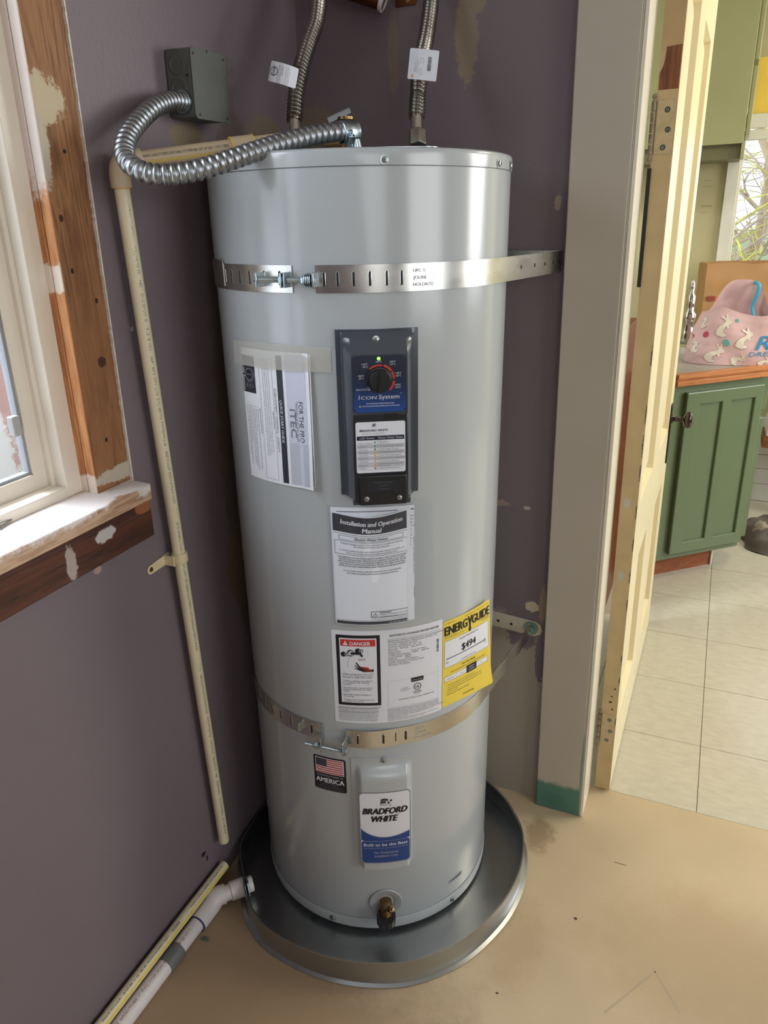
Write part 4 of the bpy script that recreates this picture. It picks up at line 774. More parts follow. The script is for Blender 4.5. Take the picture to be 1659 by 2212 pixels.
# masking tape
def tape_pt(s, t): th = -121+s*(121-75.8); a = .0006 if (t > .55 or s < .12 or s > .86) else .0030; return tp(th, RT+a+.0022, 1.183+.0365*t+.003*math.sin(s*PI)*t)
mt = MB().grid(tape_pt, 40, 6); tag(mt.build('masking_tape', M_tape, None, smooth=60, mw=TM), 'translucent strip of tape across the top of the sideways leaflet', 'tape')
# manual in a clear bag
def mn_b(u, v): return .0018+.0035*math.exp(-((u-.137)/.02)**2)
MF = tsurf(-78.7, .7490, .0006, mn_b)
def mdip(u): return .0105*math.sin(PI*min(1, max(0, u/.122)))**1.4
mn = thing('installation_manual', 'folded white manual with a black title band, bagged under the thermostat panel', 'manual', mw=TM)
fl = Flat(MF, .008, .05); fl.rect(0, 0, .137, .2140, 'paper', 0); fl.rect(.131, .2060, .1365, .2078, 'black', 1); fl.rect(.010, .2060, .110, .2072, 'navy', 1)
fl.bars(.1355, .090, .1365, .158, 'midgrey', False, 9, 1); fl.para(['Bef', 'No', 'Re', 'Time', 'd', 'a', 'M', 'R', 'I', 'L'], .1305, .194, .0042, .0058, 'midgrey', 'l', lay=1); fl.rect(.1365, .044, .1372, .064, 'black', 1); fl.build('inner_pages', mn)
def cov(u, v, o): return tp(-78.7+math.degrees((u+.0025)/RT), RT+.0040+o+.0035*math.sin(PI*u/.128), .7470+v*1.0-mdip(u)*(v/.208)**1.5*.75)
fl = Flat(cov, .006, .02); CW, CH = .1285, .2085
fl.rect(0, 0, CW, CH, 'paper', 0); fl.rect(.001, .1760, CW-.001, .2070, 'dark', 1)
fl.text('Installation and Operation', .0640, .1910, .0115, 'white', bold=.035, w=.100, shear=.15); fl.text('Manual', .0640, .1790, .0115, 'white', bold=.035, w=.030, shear=.15); fl.rect(.002, .1725, CW-.002, .1732, 'black', 1)
fl.frame(.0105, .1620, .1160, .1700, .0006, 'black'); fl.text('Electric Water Heater', .0635, .1640, .0062, 'black', bold=.02, w=.054, shear=.15)
fl.frame(.0030, .1350, .1250, .1600, .0006, 'black'); fl.para(['A Spanish language version of these instructions is available by contacting', 'the manufacturer listed on the rating plate.', '', 'La versión española de estas instrucciones se puede obtener al escribirle a la', 'fábrica cuyo nombre aparece en la placa de especificaciones.'], .0640, .1545, .0044, .0042, 'midgrey', 'c', w=None, sx=.78)
fl.para(['THE WARRANTY ON THIS WATER HEATER IS IN EFFECT ONLY WHEN THE WATER', 'HEATER IS INSTALLED AND OPERATED IN ACCORDANCE WITH LOCAL CODES', 'AND THESE INSTRUCTIONS. THE MANUFACTURER OF THIS HEATER WILL NOT BE', 'LIABLE FOR ANY DAMAGE RESULTING FROM FAILURE TO COMPLY WITH THESE', 'INSTRUCTIONS. READ THESE INSTRUCTIONS THOROUGHLY BEFORE STARTING.'], .0640, .1290, .0041, .0041, 'midgrey', 'c', bold=.015, sx=.74)
fl.para(["For your family's comfort, safety and convenience, it is recommended this", 'water heater be installed and serviced by a plumbing professional.'], .0640, .1040, .0041, .0044, 'midgrey', 'c', bold=.01, sx=.78)
fl.frame(.0600, .0145, .1240, .0270, .0009, 'black'); fl.poly([(.0625, .0165), (.0715, .0165), (.0670, .0245)], 'black', 2); fl.poly([(.0637, .0172), (.0703, .0172), (.0670, .0230)], 'paper', 3); fl.rect(.0667, .0185, .0673, .0215, 'black', 4)
fl.text('WARNING', .0740, .0225, .0042, 'black', 'l', bold=.02); fl.para(['CANCER AND REPRODUCTIVE HARM', 'www.p65warnings.ca.gov'], .0740, .0192, .0030, .0034, 'midgrey', 'l'); fl.text('As required by the state of California (Proposition 65)', .0930, .0112, .0026, 'midgrey', w=.058)
fl.rect(.0010, .0085, CW-.001, .0091, 'midgrey', 1); fl.rect(.0010, .0010, CW-.001, .0070, 'dark', 1); fl.text('238-53837-00A  REV 05/24', CW-.003, .0028, .0032, 'white', 'r', bold=.02, lay=3)
fl.build('front_cover', mn)
bgm = MB(); rgb_ = random.Random(2)
def bag_pt(s, t):
    th = -79.8+s*(79.8-40.3+2.2*(1-t)); w_ = .0080+.0006*math.sin(18*s+7*t)+.0003*math.sin(31*s-19*t) if s < .80 else .0018+.0020*abs(math.sin(22*s+5*t))*(1-t*.4)
    return tp(th, RT+w_, .7440+(.2250-.004*math.sin(s*7))*t)
bgm.grid(bag_pt, 44, 30); bgm.build('clear_bag', M_bag, mn, smooth=80)
# energy guide
EW, EH = .1290, .1840
def eg(u, v, o):
    k = max(0, (u-.02)/(EW-.02)); lift = .019*k**2.2*(1-.55*v/EH)+.004*math.exp(-((v)/.02)**2)*k
    return tp(-34.4+math.degrees(u/RT)*(1-.02*k), RT+.0009+o+lift, .5400+v+.0*k)
fl = Flat(eg, .007, .02); fl.rect(0, 0, EW, EH, 'yellow', 0, .004); fl.rect(.004, .0850, EW-.006, .1420, 'label', 1); fl.frame(.004, .0850, EW-.006, .1420, .0004, 'dark', 2)
fl.text('ENERG', .0040, .1545, .0250, 'black', 'l', bold=.045, w=.056, res=3); fl.text('GUIDE', .0740, .1545, .0250, 'black', 'l', bold=.045, w=.052, res=3)
fl.poly([(.0610, .1740), (.0650, .1740), (.0680, .1650), (.0710, .1740), (.0750, .1740), (.0702, .1580), (.0702, .1480), (.0730, .1480), (.0680, .1400), (.0630, .1480), (.0658, .1480), (.0658, .1580)], 'black', 3)
fl.text('U.S. Government', .004, .1775, .0034, 'dark', 'l'); fl.text('Federal law prohibits removal of this label before consumer purchase.', EW-.004, .1775, .0026, 'dark', 'r', w=.070)
fl.para(['Water Heater - Electric', 'Tank Size (Storage Capacity): 50 Gallons'], .004, .1510, .0030, .0036, 'dark', 'l'); fl.para(['Bradford White Corp', 'Model: RE350T6'], EW-.004, .1510, .0030, .0036, 'dark', 'r')
fl.text('Estimated Yearly Energy Cost', .066, .1340, .0054, 'dark', w=.052); fl.text('$494', .066, .1090, .0200, 'black', bold=.03, w=.038, res=3); fl.rect(.0090, .1030, .1150, .1044, 'black', 3); fl.rect(.0090, .0980, .0093, .1080, 'dark', 3); fl.rect(.1110, .1000, .1113, .1090, 'dark', 3); fl.poly([(.1100, .1075), (.1125, .1075), (.1112, .1050)], 'black', 4)
fl.text('$490', .0075, .0940, .0034, 'dark', 'l'); fl.text('$496', .1160, .0980, .0034, 'dark', 'r'); fl.text('Cost Range of Similar Models', .066, .0885, .0036, 'dark', w=.040)
fl.text('First Hour Rating', .066, .0765, .0060, 'black', bold=.01, w=.036); fl.text('(How much hot water you can get in the first hour of use)', .066, .0705, .0044, 'black', w=.092)
fl.rect(.0050, .0540, .1200, .0655, 'label', 1); fl.frame(.0050, .0540, .1200, .0655, .0004, 'dark', 2); fl.rect(.0340, .0540, .0343, .0655, 'dark', 3); fl.text('Very Small', .0190, .0580, .0036, 'dark'); fl.text('Medium', .0480, .0580, .0030, 'grey'); fl.text('High', .1030, .0580, .0030, 'grey'); fl.rect(.0610, .0520, .0880, .0680, 'black', 3); fl.text('Medium', .0745, .0615, .0044, 'white', lay=4); fl.text('61 Gallons', .0745, .0560, .0040, 'white', lay=4)
fl.para(['•  Your cost will depend on your utility rates and use.', '•  Cost range based only on models with a similar first hour rating.', '•  Estimated energy cost based on a national average electricity cost', '    of 14 cents per kWh.', '•  Estimated yearly energy use: 3493 kWh.'], .0100, .0440, .0036, .0052, 'dark', 'l', w=None, sx=.95); fl.text('ftc.gov/energy', .066, .0090, .0050, 'black', bold=.01)
tag(fl.build('energy_cost_label', None, TM), 'yellow energy cost label peeling off the right side of the tank', 'label')

# ================================================================ DRAIN PAN (squeezed between the two walls)
PC = [(-.0367, -.4419), (.0094, -.501), (.0551, -.5550), (.1251, -.5990), (.2129, -.6140), (.2951, -.6110), (.3814, -.5880), (.448, -.5510), (.5171, -.4760), (.5640, -.3722), (.5790, -.2842), (.5735, -.213), (.5555, -.1540), (.526, -.1104), (.4881, -.0690), (.4203, -.0270), (.28, .006), (.13, .003), (.03, -.025), (-.022, -.09), (-.046, -.19), (-.0515, -.30), (-.0495, -.375)][::-1]
OUT = [Vector((p.x, p.y)) for p in spline([(x, y, 0) for x, y in PC], 8, True)]; n = len(OUT); cc = Vector((.252, -.290))
def ringpts(off, z, sc=1.): 
    r_ = []
    for i, p in enumerate(OUT):
        t = (OUT[(i+1) % n]-OUT[i-1]).normalized(); nn = Vector((t.y, -t.x)); r_.append((p.x-nn.x*off, p.y-nn.y*off, z))
    return r_
pn = thing('drain_pan', 'round galvanised drip pan under the tank, squeezed against both walls', 'pan', loc=(cc.x, cc.y, 0)); pn_mi = Matrix.Translation((-cc.x, -cc.y, 0))
rings = [ringpts(.004, .0005), ringpts(.0015, .003), ringpts(.0, .010), ringpts(-.0005, .0520), ringpts(-.0022, .0548), ringpts(-.0012, .0572), ringpts(.0014, .0572), ringpts(.0022, .0545), ringpts(.0016, .0520), ringpts(.0022, .012), ringpts(.0045, .0045), ringpts(.012, .0022)]
pm = MB(pn_mi); V = [p for r_ in rings for p in r_]; F = [(j*n+i, j*n+(i+1) % n, (j+1)*n+(i+1) % n, (j+1)*n+i) for j in range(len(rings)-1) for i in range(n)]
F.append(tuple(range((len(rings)-1)*n, len(rings)*n))); F.append(tuple(reversed(range(n)))); pm.add(V, F); pm.build('pan_body', M_pan, pn, smooth=40)
# pan outlet: locknut and white stub reach through the wall of the pan
dO = Vector((-.66, -.75, 0)).normalized(); pO = Vector((.0235, -.5165, .031))
ot = MB(pn_mi @ axm(pO-dO*.016, dO)); ot.lathe([(.0105, 0), (.0165, 0), (.0170, .001), (.0170, .012), (.0105, .012), (.0105, 0)], 24); ot.build('outlet_stub', M_pvc, pn)
ot = MB(pn_mi @ axm(pO-dO*.0055, dO)); ot.prism([(.0245*math.cos(PI/4*k+.2), .0245*math.sin(PI/4*k+.2)) for k in range(8)], 0, .0045); ot.build('locknut', M_zinc, pn, bevel=.0008)

# ================================================================ PIPES
# white drain line from the pan, running along the wall
pd = thing('pan_drain_pipe', 'white plastic drain line from the pan, lying along the wall', 'pipe')
E2 = Vector((-.0245, -.618, .0215)); E3 = Vector((-.026, -.700, .0205)); E4 = Vector((-.030, -1.30, .0200))
MB().tube([pO+dO*.003, pO+dO*.034], .0205, 28).build('adapter', M_pvc, pd, bevel=.001)
MB().tube([pO+dO*.033, pO+dO*.050], .0172, 28).build('short_pipe', M_pvc, pd)
e0 = pO+dO*.046; el = spline([e0, e0+dO*.018, Vector((-.0225, -.585, .0235)), E2+Vector((0, -.010, 0))], 6); MB().tube(el, .0208, 28).build('elbow', M_pvc, pd)
MB().tube([E2+Vector((0, -.0115, -.001)), E2+Vector((0, -.0135, -.001))], .0198, 28).build('blue_primer_ring', mat('blue_primer', (44, 60, 110), .4), pd)
MB().tube([E2+Vector((0, -.010, 0)), E3], .0168, 28).build('pipe_run', M_pvc, pd)
MB().tube([E3+Vector((0, .008, 0)), E3+Vector((0, -.034, 0))], .0200, 28).build('rubber_coupling', mat('grey_rubber', (104, 104, 102), .5), pd, bevel=.001)['label'] = 'grey coupling sleeve'
MB().tube([E3+Vector((0, -.020, 0)), E4], .0178, 28).build('pipe_run', M_pvc, pd)
# print along pipes:  u along axis, v around
def pipemap(a, b, r, ang0, up=(0, 0, 1)):
    a, b = Vector(a), Vector(b); t = (b-a).normalized(); n_ = (Vector(up)-t*Vector(up).dot(t)).normalized(); s_ = t.cross(n_)
    def fn(u, v, o): an = ang0+v/r; return a+t*u+(r+.0002+o)*(math.cos(an)*n_-math.sin(an)*s_)
    return fn
fl = Flat(pipemap((-.030, -1.10, .0202), (-.027, -.735, .0205), .0178, R_(-22)), .02, .003)
fl.text('PIPE', .125, -.004, .0150, 'pipered', 'l', bold=.01, w=.055, lay=1); fl.text('TE', .075, -.004, .0150, 'pipered', 'l', bold=.01, w=.03, lay=1); fl.text('®', .183, .002, .004, 'pipered', 'l', lay=1); fl.text('PLOT #ASDTUBE 1" PVC 1120 SCH 40', .215, -.001, .0072, 'pipered', 'l', w=.155, lay=1)
fl.bars(.255, -.0165, .300, -.0105, 'dark', True, 6, 1); fl.bars(.10, -.0165, .135, -.0105, 'dark', True, 8, 1); fl.text('.......... -- ..- - ....', .16, -.014, .006, 'dark', 'l', lay=1); fl.build('printed_text', pd)
fl = Flat(pipemap((-.026, -.700, .0205), (-.0245, -.600, .0212), .0168, R_(-22)), .02, .003); fl.text('PSI @ 23°C  NSF -- C', .004, -.001, .0072, 'pipered', 'l', w=.078, lay=1); fl.build('printed_text', pd)
# loose cream pipe with a yellow stripe, leaning on the drain line against the wall
lp = thing('loose_pipe', 'loose cream plastic pipe with a yellow stripe, lying on the drain line', 'pipe')
LA = Vector((-.0395, -.503, .0535)); LB = Vector((-.0415, -1.32, .0500))
lm = MB(); lm.tube([LA, LB], .0111, 28, cap=False); lm.tube([LA+Vector((0, -.0003, 0)), LA+Vector((0, -.012, 0))], .0088, 24, cap=False); lm.build('pipe_body', M_cpvc, lp)
V = []; ra, rb = .0111, .0088
MB(axm(LA, Vector((0, 1, 0)))).lathe([(rb, -.0005), (ra, 0)], 28).build('pipe_rim', M_cpvc_up, lp)
fl = Flat(pipemap(LB, LA, .0111, 0), .03, .0015); fl.rect(.0, -.0165, .815, -.0115, 'yellow', .3)
fl.text('WWW CHARLOTTEPIPE.COM CHARLOTTE', .690, -.0065, .0052, 'dark', 'l', w=.115, lay=1); fl.text('MADE IN U.S.A.   3107 08 11 25  08 40  FLOWGUARD  6227', .435, -.0065, .0052, 'dark', 'l', w=.185, lay=1); fl.bars(.630, -.0075, .655, -.002, 'grey', True, 4, .8); fl.build('printed_text', lp)
# vertical discharge pipe
PT = Vector((.0125, -.5590, 1.474)); PBm = Vector((-.0330, -.5010, .1350)); dp_ = thing('discharge_pipe', 'long cream plastic pipe down the purple wall, elbowed over to the tank top', 'pipe')
PT = lw(.024, -.5600, 1.4900); PBt = lw(.024, -.5010, .128)
vp = MB(); vp.tube([PT-Vector((0, 0, .01)), PBt], .0111, 28, cap=False); vp.tube([PBt+Vector((0, 0, .0003)), PBt+Vector((0, 0, .02))], .0088, 24, cap=False); vp.build('pipe_body', M_cpvc, dp_)
hd_ = Vector((.1243-.0145, -.4263+.5568, .020)).normalized(); HE = PT+hd_*.30
eb = [PT-(PT-PBt).normalized()*.030, PT-(PT-PBt).normalized()*.012]
elb = [PT+(PBt-PT).normalized()*.033]+[PT+(PBt-PT).normalized()*.012+Vector((0, 0, 0))]
dn = (PBt-PT).normalized(); arc_ = spline([PT+dn*.034, PT+dn*.018, PT+dn*.004+hd_*.004, PT+hd_*.018, PT+hd_*.034], 5)
MB().tube(arc_, [.0148]*len(arc_), 28).build('elbow', M_cpvc_up, dp_)
MB().tube([PT+dn*.0335, PT+dn*.0355], .0128, 24).build('glue_ring', INK['orange'], dp_)
MB().tube([PT+hd_*.02, HE], .0111, 28).build('pipe_arm', M_cpvc_up, dp_)
MB().tube([PT+hd_*.170, PT+hd_*.205], .0140, 28).build('coupling', M_cpvc_up, dp_, bevel=.001)
for a in (.1695, .2045): MB().tube([PT+hd_*a, PT+hd_*(a+.0015)], .0146, 24).build('glue_ring', INK['yellow'], dp_)
cpt = (PBt-PT)
fl = Flat(pipemap(PBt, PT, .0111, R_(-8), (1, -.35, 0)), .05, .0012)
u_ = .03
for t, ink in (('3107 08 11 25', 'midgrey'), ('MADE IN U.S.A.', 'midgrey'), ('25/50 RATED', 'midgrey'), ('E84', 'midgrey'), ('ICC-ES PMG', 'midgrey'), ('CSA B137.6', 'midgrey'), ('FlowGuard Gold', 'midgrey'), ('HDPH AWGUP.CODE ASTM D 2846', 'midgrey'), ('|||||', 'grey'), ('   ', 'grey'),
               ('WWW.CHARLOTTEPIPE.COM CHARLOTTE PIPE® RJR L2007 3/4" SDR 11 CPVC TUBING 4120', 'dark'), ('|||||', 'grey'), ('HDPH AWGUP.CODE ASTM D 2846', 'dark'), ('® FlowGuard Gold® "U.S. PAT. NO. 5,091,495', 'dark'), ('CSA B137.6', 'dark'), ('® ICC-ES PMG', 'dark'), ('E84', 'dark'), ('25/50 RATED', 'dark'), ('MADE IN U.S.A.', 'dark'), ('3107 08 11', 'dark')):
    w_ = len(t)*.0036
    if t.strip() and u_+w_ < (PBt-PT).length-.036: fl.text(t, u_, 0, .0060, ink, 'l', w=w_, lay=1)
    u_ += w_+.0090
fl.build('printed_text', dp_)
fl = Flat(pipemap(PT, PT+hd_, .0111, R_(-84)), .05, .0012); fl.text('WWW.CHARLOTTEPIPE.COM CHARLOTTE PIPE® RJR L2007 3/4" SDR 11 CPVC TUBING', .035, -.001, .0058, 'dark', 'l', w=.130, lay=1); fl.build('printed_text', dp_)
fl = Flat(pipemap(PT, PT+hd_, .0111, R_(-122)), .05, .0012); fl.rect(.034, -.002, .17, .002, 'dullyellow', .5); fl.build('yellow_stripe', dp_)
# pipe clip
cz_ = .842; pc_ = PT.lerp(PBt, (PT.z-cz_)/(PT.z-PBt.z)); clip = thing('pipe_clip', 'cream plastic clip holding the upright pipe to the purple wall', 'clip')
M_clip = mat('cream_plastic_clip', (214, 200, 160), .4)
ca = MB(Matrix.Translation(pc_)); ca.lathe([(.0115, -.009), (.0140, -.009), (.0145, -.008), (.0145, .008), (.0140, .009), (.0115, .009), (.0115, -.009)], 28); ca.build('clip_band', M_clip, clip)
ce = MB(LWM); ce.prism([(-.590+.005+.0085*math.cos(a), .8375+.0085*math.sin(a)-.000) for a in [PI/2+PI*k/8 for k in range(9)]]+[(-.533, .831), (-.533, .8505)], .0005, .0030, Matrix(((0, 0, 1, 0), (1, 0, 0, 0), (0, 1, 0, 0), (0, 0, 0, 1))))
ce.box((.0005, -.549, .831), (.024, -.545, .8500)); ce.build('clip_ear', M_clip, clip, bevel=.0006)
MB(LWM @ Matrix.Translation((.0032, -.585, .8385)) @ Matrix.Rotation(PI/2, 4, 'Y')).lathe([(.0045, 0), (.0038, .0012), (0, .0016)], 16).build('clip_screw', M_brass, clip)

# ================================================================ JUNCTION BOX AND CONDUIT
jb = thing('junction_box', 'grey painted square junction box on the purple wall', 'junction box', mw=LWM)
b_ = MB(); b_.box((.0004, -.4010, 1.5600), (.0490, -.3110, 1.6560)); b_.build('box_body', M_boxgrey, jb, bevel=.004, segs=3)
b_ = MB(); b_.prism([(-.4020, 1.5640), (-.4020, 1.6520), (-.3970, 1.6575), (-.3150, 1.6575), (-.3100, 1.6520), (-.3100, 1.5640), (-.3150, 1.5585), (-.3970, 1.5585)], .0495, .0516, Matrix(((0, 0, 1, 0), (1, 0, 0, 0), (0, 1, 0, 0), (0, 0, 0, 1)))); b_.build('box_cover', M_boxgrey, jb, bevel=.0006)
MY = lambda x, z: Matrix.Translation((x-.003, -.4010, z)) @ Matrix.Rotation(PI/2, 4, 'X')
for z_ in (1.6340, 1.6015): MB(MY(.0270, z_)).lathe([(.0142, -.0005), (.0140, .0010), (.0128, .0014), (.0120, .0006), (.0, .0008)], 24).build('knockout', M_boxgrey, jb)
for x_, z_ in ((.044, 1.618), (.045, 1.586)): MB(MY(x_, z_)).lathe([(.0022, .0003), (0, .0005)], 10).build('box_hole', M_slot, jb)
for y_, z_ in ((-.3170, 1.6500), (-.3960, 1.6480), (-.3910, 1.5650), (-.3165, 1.5650), (-.360, 1.655)): MB(Matrix.Translation((.0517, y_, z_)) @ Matrix.Rotation(PI/2, 4, 'Y')).lathe([(.0024, 0), (0, .0003)], 8).build('cover_hole', M_slot, jb)
cdt = thing('flexible_conduit', 'flexible steel conduit looping from the junction box to the tank top', 'conduit')
path = [(.026, -.408, 1.580), (.029, -.438, 1.5775), (.0377, -.4882, 1.5640), (.0445, -.5358, 1.5403), (.0552, -.5774, 1.5154), (.0704, -.6046, 1.4916), (.0953, -.6186, 1.4742), (.1191, -.6130, 1.4653), (.1440, -.5947, 1.4645), (.1707, -.5679, 1.4708), (.2024, -.5231, 1.4859), (.2301, -.4675, 1.5026), (.2610, -.4119, 1.5162), (.2860, -.3760, 1.5214), (.292, -.366, 1.5215)]
cm = MB(); corrugated(cm, spline(path, 12), .0140, .0108, .0030, 22, 8, 1.5); cm.build('conduit_hose', M_conduit, cdt, smooth=60)
MB().tube([(.026, -.4015, 1.5803), (.026, -.4095, 1.5800)], .0165, 24).build('box_connector', M_zinc, cdt, bevel=.0008)
e = Vector((.292, -.366, 1.5215)); dd = (Vector(path[-1])-Vector(path[-3])).normalized(); cn = MB(axm(e-dd*.012, dd)); cn.lathe([(.0150, 0), (.0165, .001), (.0165, .013), (.0150, .016), (.0150, .028), (.0, .028)], 24); cn.box((.010, -.006, .002), (.023, .006, .013)); cn.cyl((.017, -.012, .007), (.017, .013, .007), .0030, 10); cn.build('clamp_connector', M_zinc, cdt, bevel=.0006)
bp_ = e+dd*.010; foot = MB(); foot.tube([bp_+Vector((0, 0, -.008)), Vector((bp_.x+.002, bp_.y+.002, 1.4925))], [.0100, .0120], 16); foot.box((bp_.x-.014, bp_.y-.014, 1.4918), (bp_.x+.016, bp_.y+.016, 1.4948)); foot.build('connector_foot', M_zinc, cdt, bevel=.001)

# ================================================================ WATER CONNECTORS WITH TAGS
def connector(label, path, nutp, tagfn):
    t = thing('water_connector', label, 'hose', group='flexible water connectors on the tank top'); P = spline(path, 10); m_ = MB(); corrugated(m_, P, .0140, .0064, .0026, 20, 6, .8); m_.build('corrugated_hose', M_stain, t, smooth=60)
    a = Vector(nutp); d_ = (Vector(path[0])-a).normalized(); L = (Vector(path[0])-a).length
    MB().tube([a+d_*.014, a+d_*(L+.003)], .0108, 24).build('cuff', M_chrome, t); MB().tube([a+d_*(L-.002), a+d_*(L+.002)], .0128, 24).build('collar', M_stain, t)
    MB(axm(a, d_)).prism([(.0152*math.cos(PI/3*k), .0152*math.sin(PI/3*k)) for k in range(6)], -.012, .014).build('nut', mat('brushed_nut', (150, 146, 136), .38, 1, var=.2, nscale=60), t, bevel=.0008)
    tagfn(t); return t
def tag_common(M, w, h, curl):
    def fn(u, v, o): 
        a = (u-w*.5)*curl; r_ = 1/curl if curl else 0
        return M @ Vector((r_*math.sin(a), v-h/2, r_*math.cos(a)-r_+o)) if curl else M @ Vector((u-w/2, v-h/2, o))
    return fn
def cam_frame(p, tilt, outd=None):
    z = (Vector((.837, -1.479, 1.399))-Vector(p)) if outd is None else Vector(outd); z.z *= .2; z.normalize(); x = Vector((0, 0, 1)).cross(z).normalized(); y = z.cross(x)
    return Matrix(((x.x, y.x, z.x, p[0]), (x.y, y.y, z.y, p[1]), (x.z, y.z, z.z, p[2]), (0, 0, 0, 1))) @ Matrix.Rotation(tilt, 4, 'Z')
def ltag(t):
    fl = Flat(tag_common(cam_frame((.140, -.282, 1.6230), R_(-16)), .050, .030, 30), .003, .05); fl.rect(0, 0, .050, .030, 'label', 0, .002); fl.rot = lambda u, v: (v, .030-u); fl.arc(.014, .0085, .0058, .0068, 0, 360, 'black', 2, 24); fl.rot = lambda u, v: (.0+v, .030-u); fl.text('PROFLO', .0145, .0065, .0050, 'black', 'c', bold=.02, w=.0115, lay=2)
    fl.para(['CONECTOR', '3/4 FIP x 3/4 FIP x 18 STAINLESS', 'INSTALLATION: DO NOT KINK'], .004, .022, .0024, .0030, 'dark', 'l', lay=1); fl.para(['Turn off the water supply before you', 'begin. Hand tighten the nut and then', 'turn one quarter with a wrench.'], .004, .034, .0020, .0030, 'grey', 'l', lay=1); fl.build('paper_tag', t)
def rtag(t):
    fl = Flat(tag_common(cam_frame((.3305, -.1730, 1.6330), R_(-7)), .046, .044, 0), .003, .05)
    def fn(u, v, o, f0=fl.fn): return f0(u, v, o)
    Mr = cam_frame((.3290, -.1580, 1.6330), R_(-8))
    fl.fn = lambda u, v, o: Mr @ Vector((u-.017, v-.022, .0175+o-(.017-u)**2*14*(u < .017)))
    fl.rect(0, 0, .048, .044, 'label', 0, .002); fl.rot = lambda u, v: (.050-v-.002, u); fl.bars(.014, .011, .034, .017, 'black', True, 11, 2); fl.rot = None
    fl.rot = lambda u, v: (u, v); fl.poly([(.005, .003), (.010, .003), (.0075, .0075)], 'orange', 2); fl.frame(.0185, .007, .0225, .0155, .0003, 'grey'); fl.frame(.0185, .024, .0240, .0310, .0003, 'grey'); fl.rot = lambda u, v: (.044-v, u)
    fl.para(['MADE IN CHINA', 'WARNING: see instructions', 'before any installation'], .010, .033, .0020, .0026, 'grey', 'l', lay=1); fl.build('paper_tag', t)
connector('left corrugated steel water hose with a curled oval-logo tag', [(.1500, -.2740, 1.5560), (.1475, -.2600, 1.5900), (.1466, -.2440, 1.6200), (.1470, -.2250, 1.6500), (.1481, -.2018, 1.6804), (.1491, -.1742, 1.7152), (.1437, -.1492, 1.7507), (.1351, -.127, 1.7832), (.130, -.115, 1.84), (.13, -.11, 1.92)], (.1600, -.2920, 1.5190), ltag)
connector('right corrugated steel water hose with a flat barcode tag', [(.3290, -.1730, 1.5560), (.3260, -.1600, 1.5830), (.3250, -.1530, 1.6000), (.3203, -.1293, 1.6394), (.3174, -.0954, 1.6789), (.3150, -.0700, 1.7156), (.3117, -.0480, 1.7519), (.308, -.035, 1.785), (.305, -.03, 1.84), (.305, -.03, 1.92)], (.3365, -.1905, 1.5200), rtag)
# copper pipe coming out of the wall at the top
cpi = thing('copper_pipe', 'dark copper pipe end with a strap at the top of the back wall', 'pipe')
MB().tube([(.12, -.035, 1.80), (.205, -.012, 1.7690)], .0170, 24).build('pipe_body', M_copper, cpi)
MB(axm((.2045, -.0120, 1.7690), Vector((.85, .2, -.45)).normalized())).lathe([(.0172, -.004), (.0190, -.003), (.0190, .003), (.0150, .004), (.0150, .0)], 24).build('pipe_collar', M_pvc, cpi)
MB().prism([(-.022, -.008), (.016, -.008), (.021, 0), (.016, .008), (-.022, .008)], 0, .003, Matrix.Translation((.240, .0176, 1.7700)) @ Matrix.Rotation(PI/2, 4, 'X')).build('strap_ear', M_copper, cpi, bevel=.0006)
MB(Matrix.Translation((.242, .0146, 1.7700)) @ Matrix.Rotation(PI/2, 4, 'X')).lathe([(.005, 0), (.0042, .0018), (0, .0024)], 16).build('ear_screw', M_brass, cpi)
# loose screw on the sill
ls_ = MB(); A0 = lw(-.028, -.835, 1.0170); B0 = lw(-.034, -.806, 1.0155)
ls_.tube([A0, A0.lerp(B0, .12)], [.0042, .0020], 14); P = [A0.lerp(B0, .12+.88*k/28) for k in range(29)]; ls_.tube(P, [(.0019 if k % 2 else .0013)*(1-.7*max(0, k-22)/6) for k in range(29)], 10)
tag(ls_.build('loose_screw', mat('dull_screw_steel', (120, 120, 112), .4, .9)), 'small grey screw lying on the window sill', 'screw')

# ================================================================ KITCHEN BEYOND THE DOORWAY
YK = 2.4753
kw = MB(); kw.box((-1.0, YK, 0), (.790, YK+.12, 2.55)); kw.box((.790, YK, 0), (2.3, YK+.12, .86)); kw.box((2.3, YK, 0), (3.4, YK+.12, 2.55)); kw.box((.790, YK, 1.80), (2.3, YK+.12, 2.55)); struct(kw.build('wall_kitchen', M_kwall), 'olive cream kitchen wall with the far window')
MB().box((.86, YK-.004, 1.762), (2.35, YK-.0003, 1.975)).build('yellow_paint', mat('bright_yellow_paint', (238, 204, 84), .5), bpy.data.objects['wall_kitchen'])['label'] = 'bright yellow band above the far window'
M_wht = mat('white_kitchen_trim', (226, 224, 208), .4)
k_ = MB(); k_.box((.790, YK-.018, .84), (.842, YK-.0004, 1.76)); k_.box((.842, YK-.018, 1.705), (2.3, YK-.0004, 1.76)); k_.box((.842, YK-.012, 1.66), (2.3, YK+.04, 1.70)); k_.box((.842, YK-.004, .84), (.852, YK+.05, 1.66)); k_.box((.842, YK-.004, .84), (2.3, YK+.05, .90)); KW = struct(k_.build('window_2', M_wht, bevel=.002), 'white framed kitchen window with bare branches outside')
MB().box((.852, YK+.03, .90), (2.3, YK+.034, 1.66)).build('pane', M_glass, KW)
# painted board wall low on the right (shiplap)
sb = thing('board_wainscot', 'white painted board panelling low on the far kitchen wall', 'panelling')
for i, z_ in enumerate((.001, .092, .1707, .2435, .31, .3707)):
    z1 = (.092, .1707, .2435, .31, .3707, .43)[i]; MB().box((1.03, YK-.022, z_+.001), (2.2, YK-.0006, z1-.0012)).build('board', mat('white_painted_board', (232, 232, 226), .4), sb, bevel=.0012)
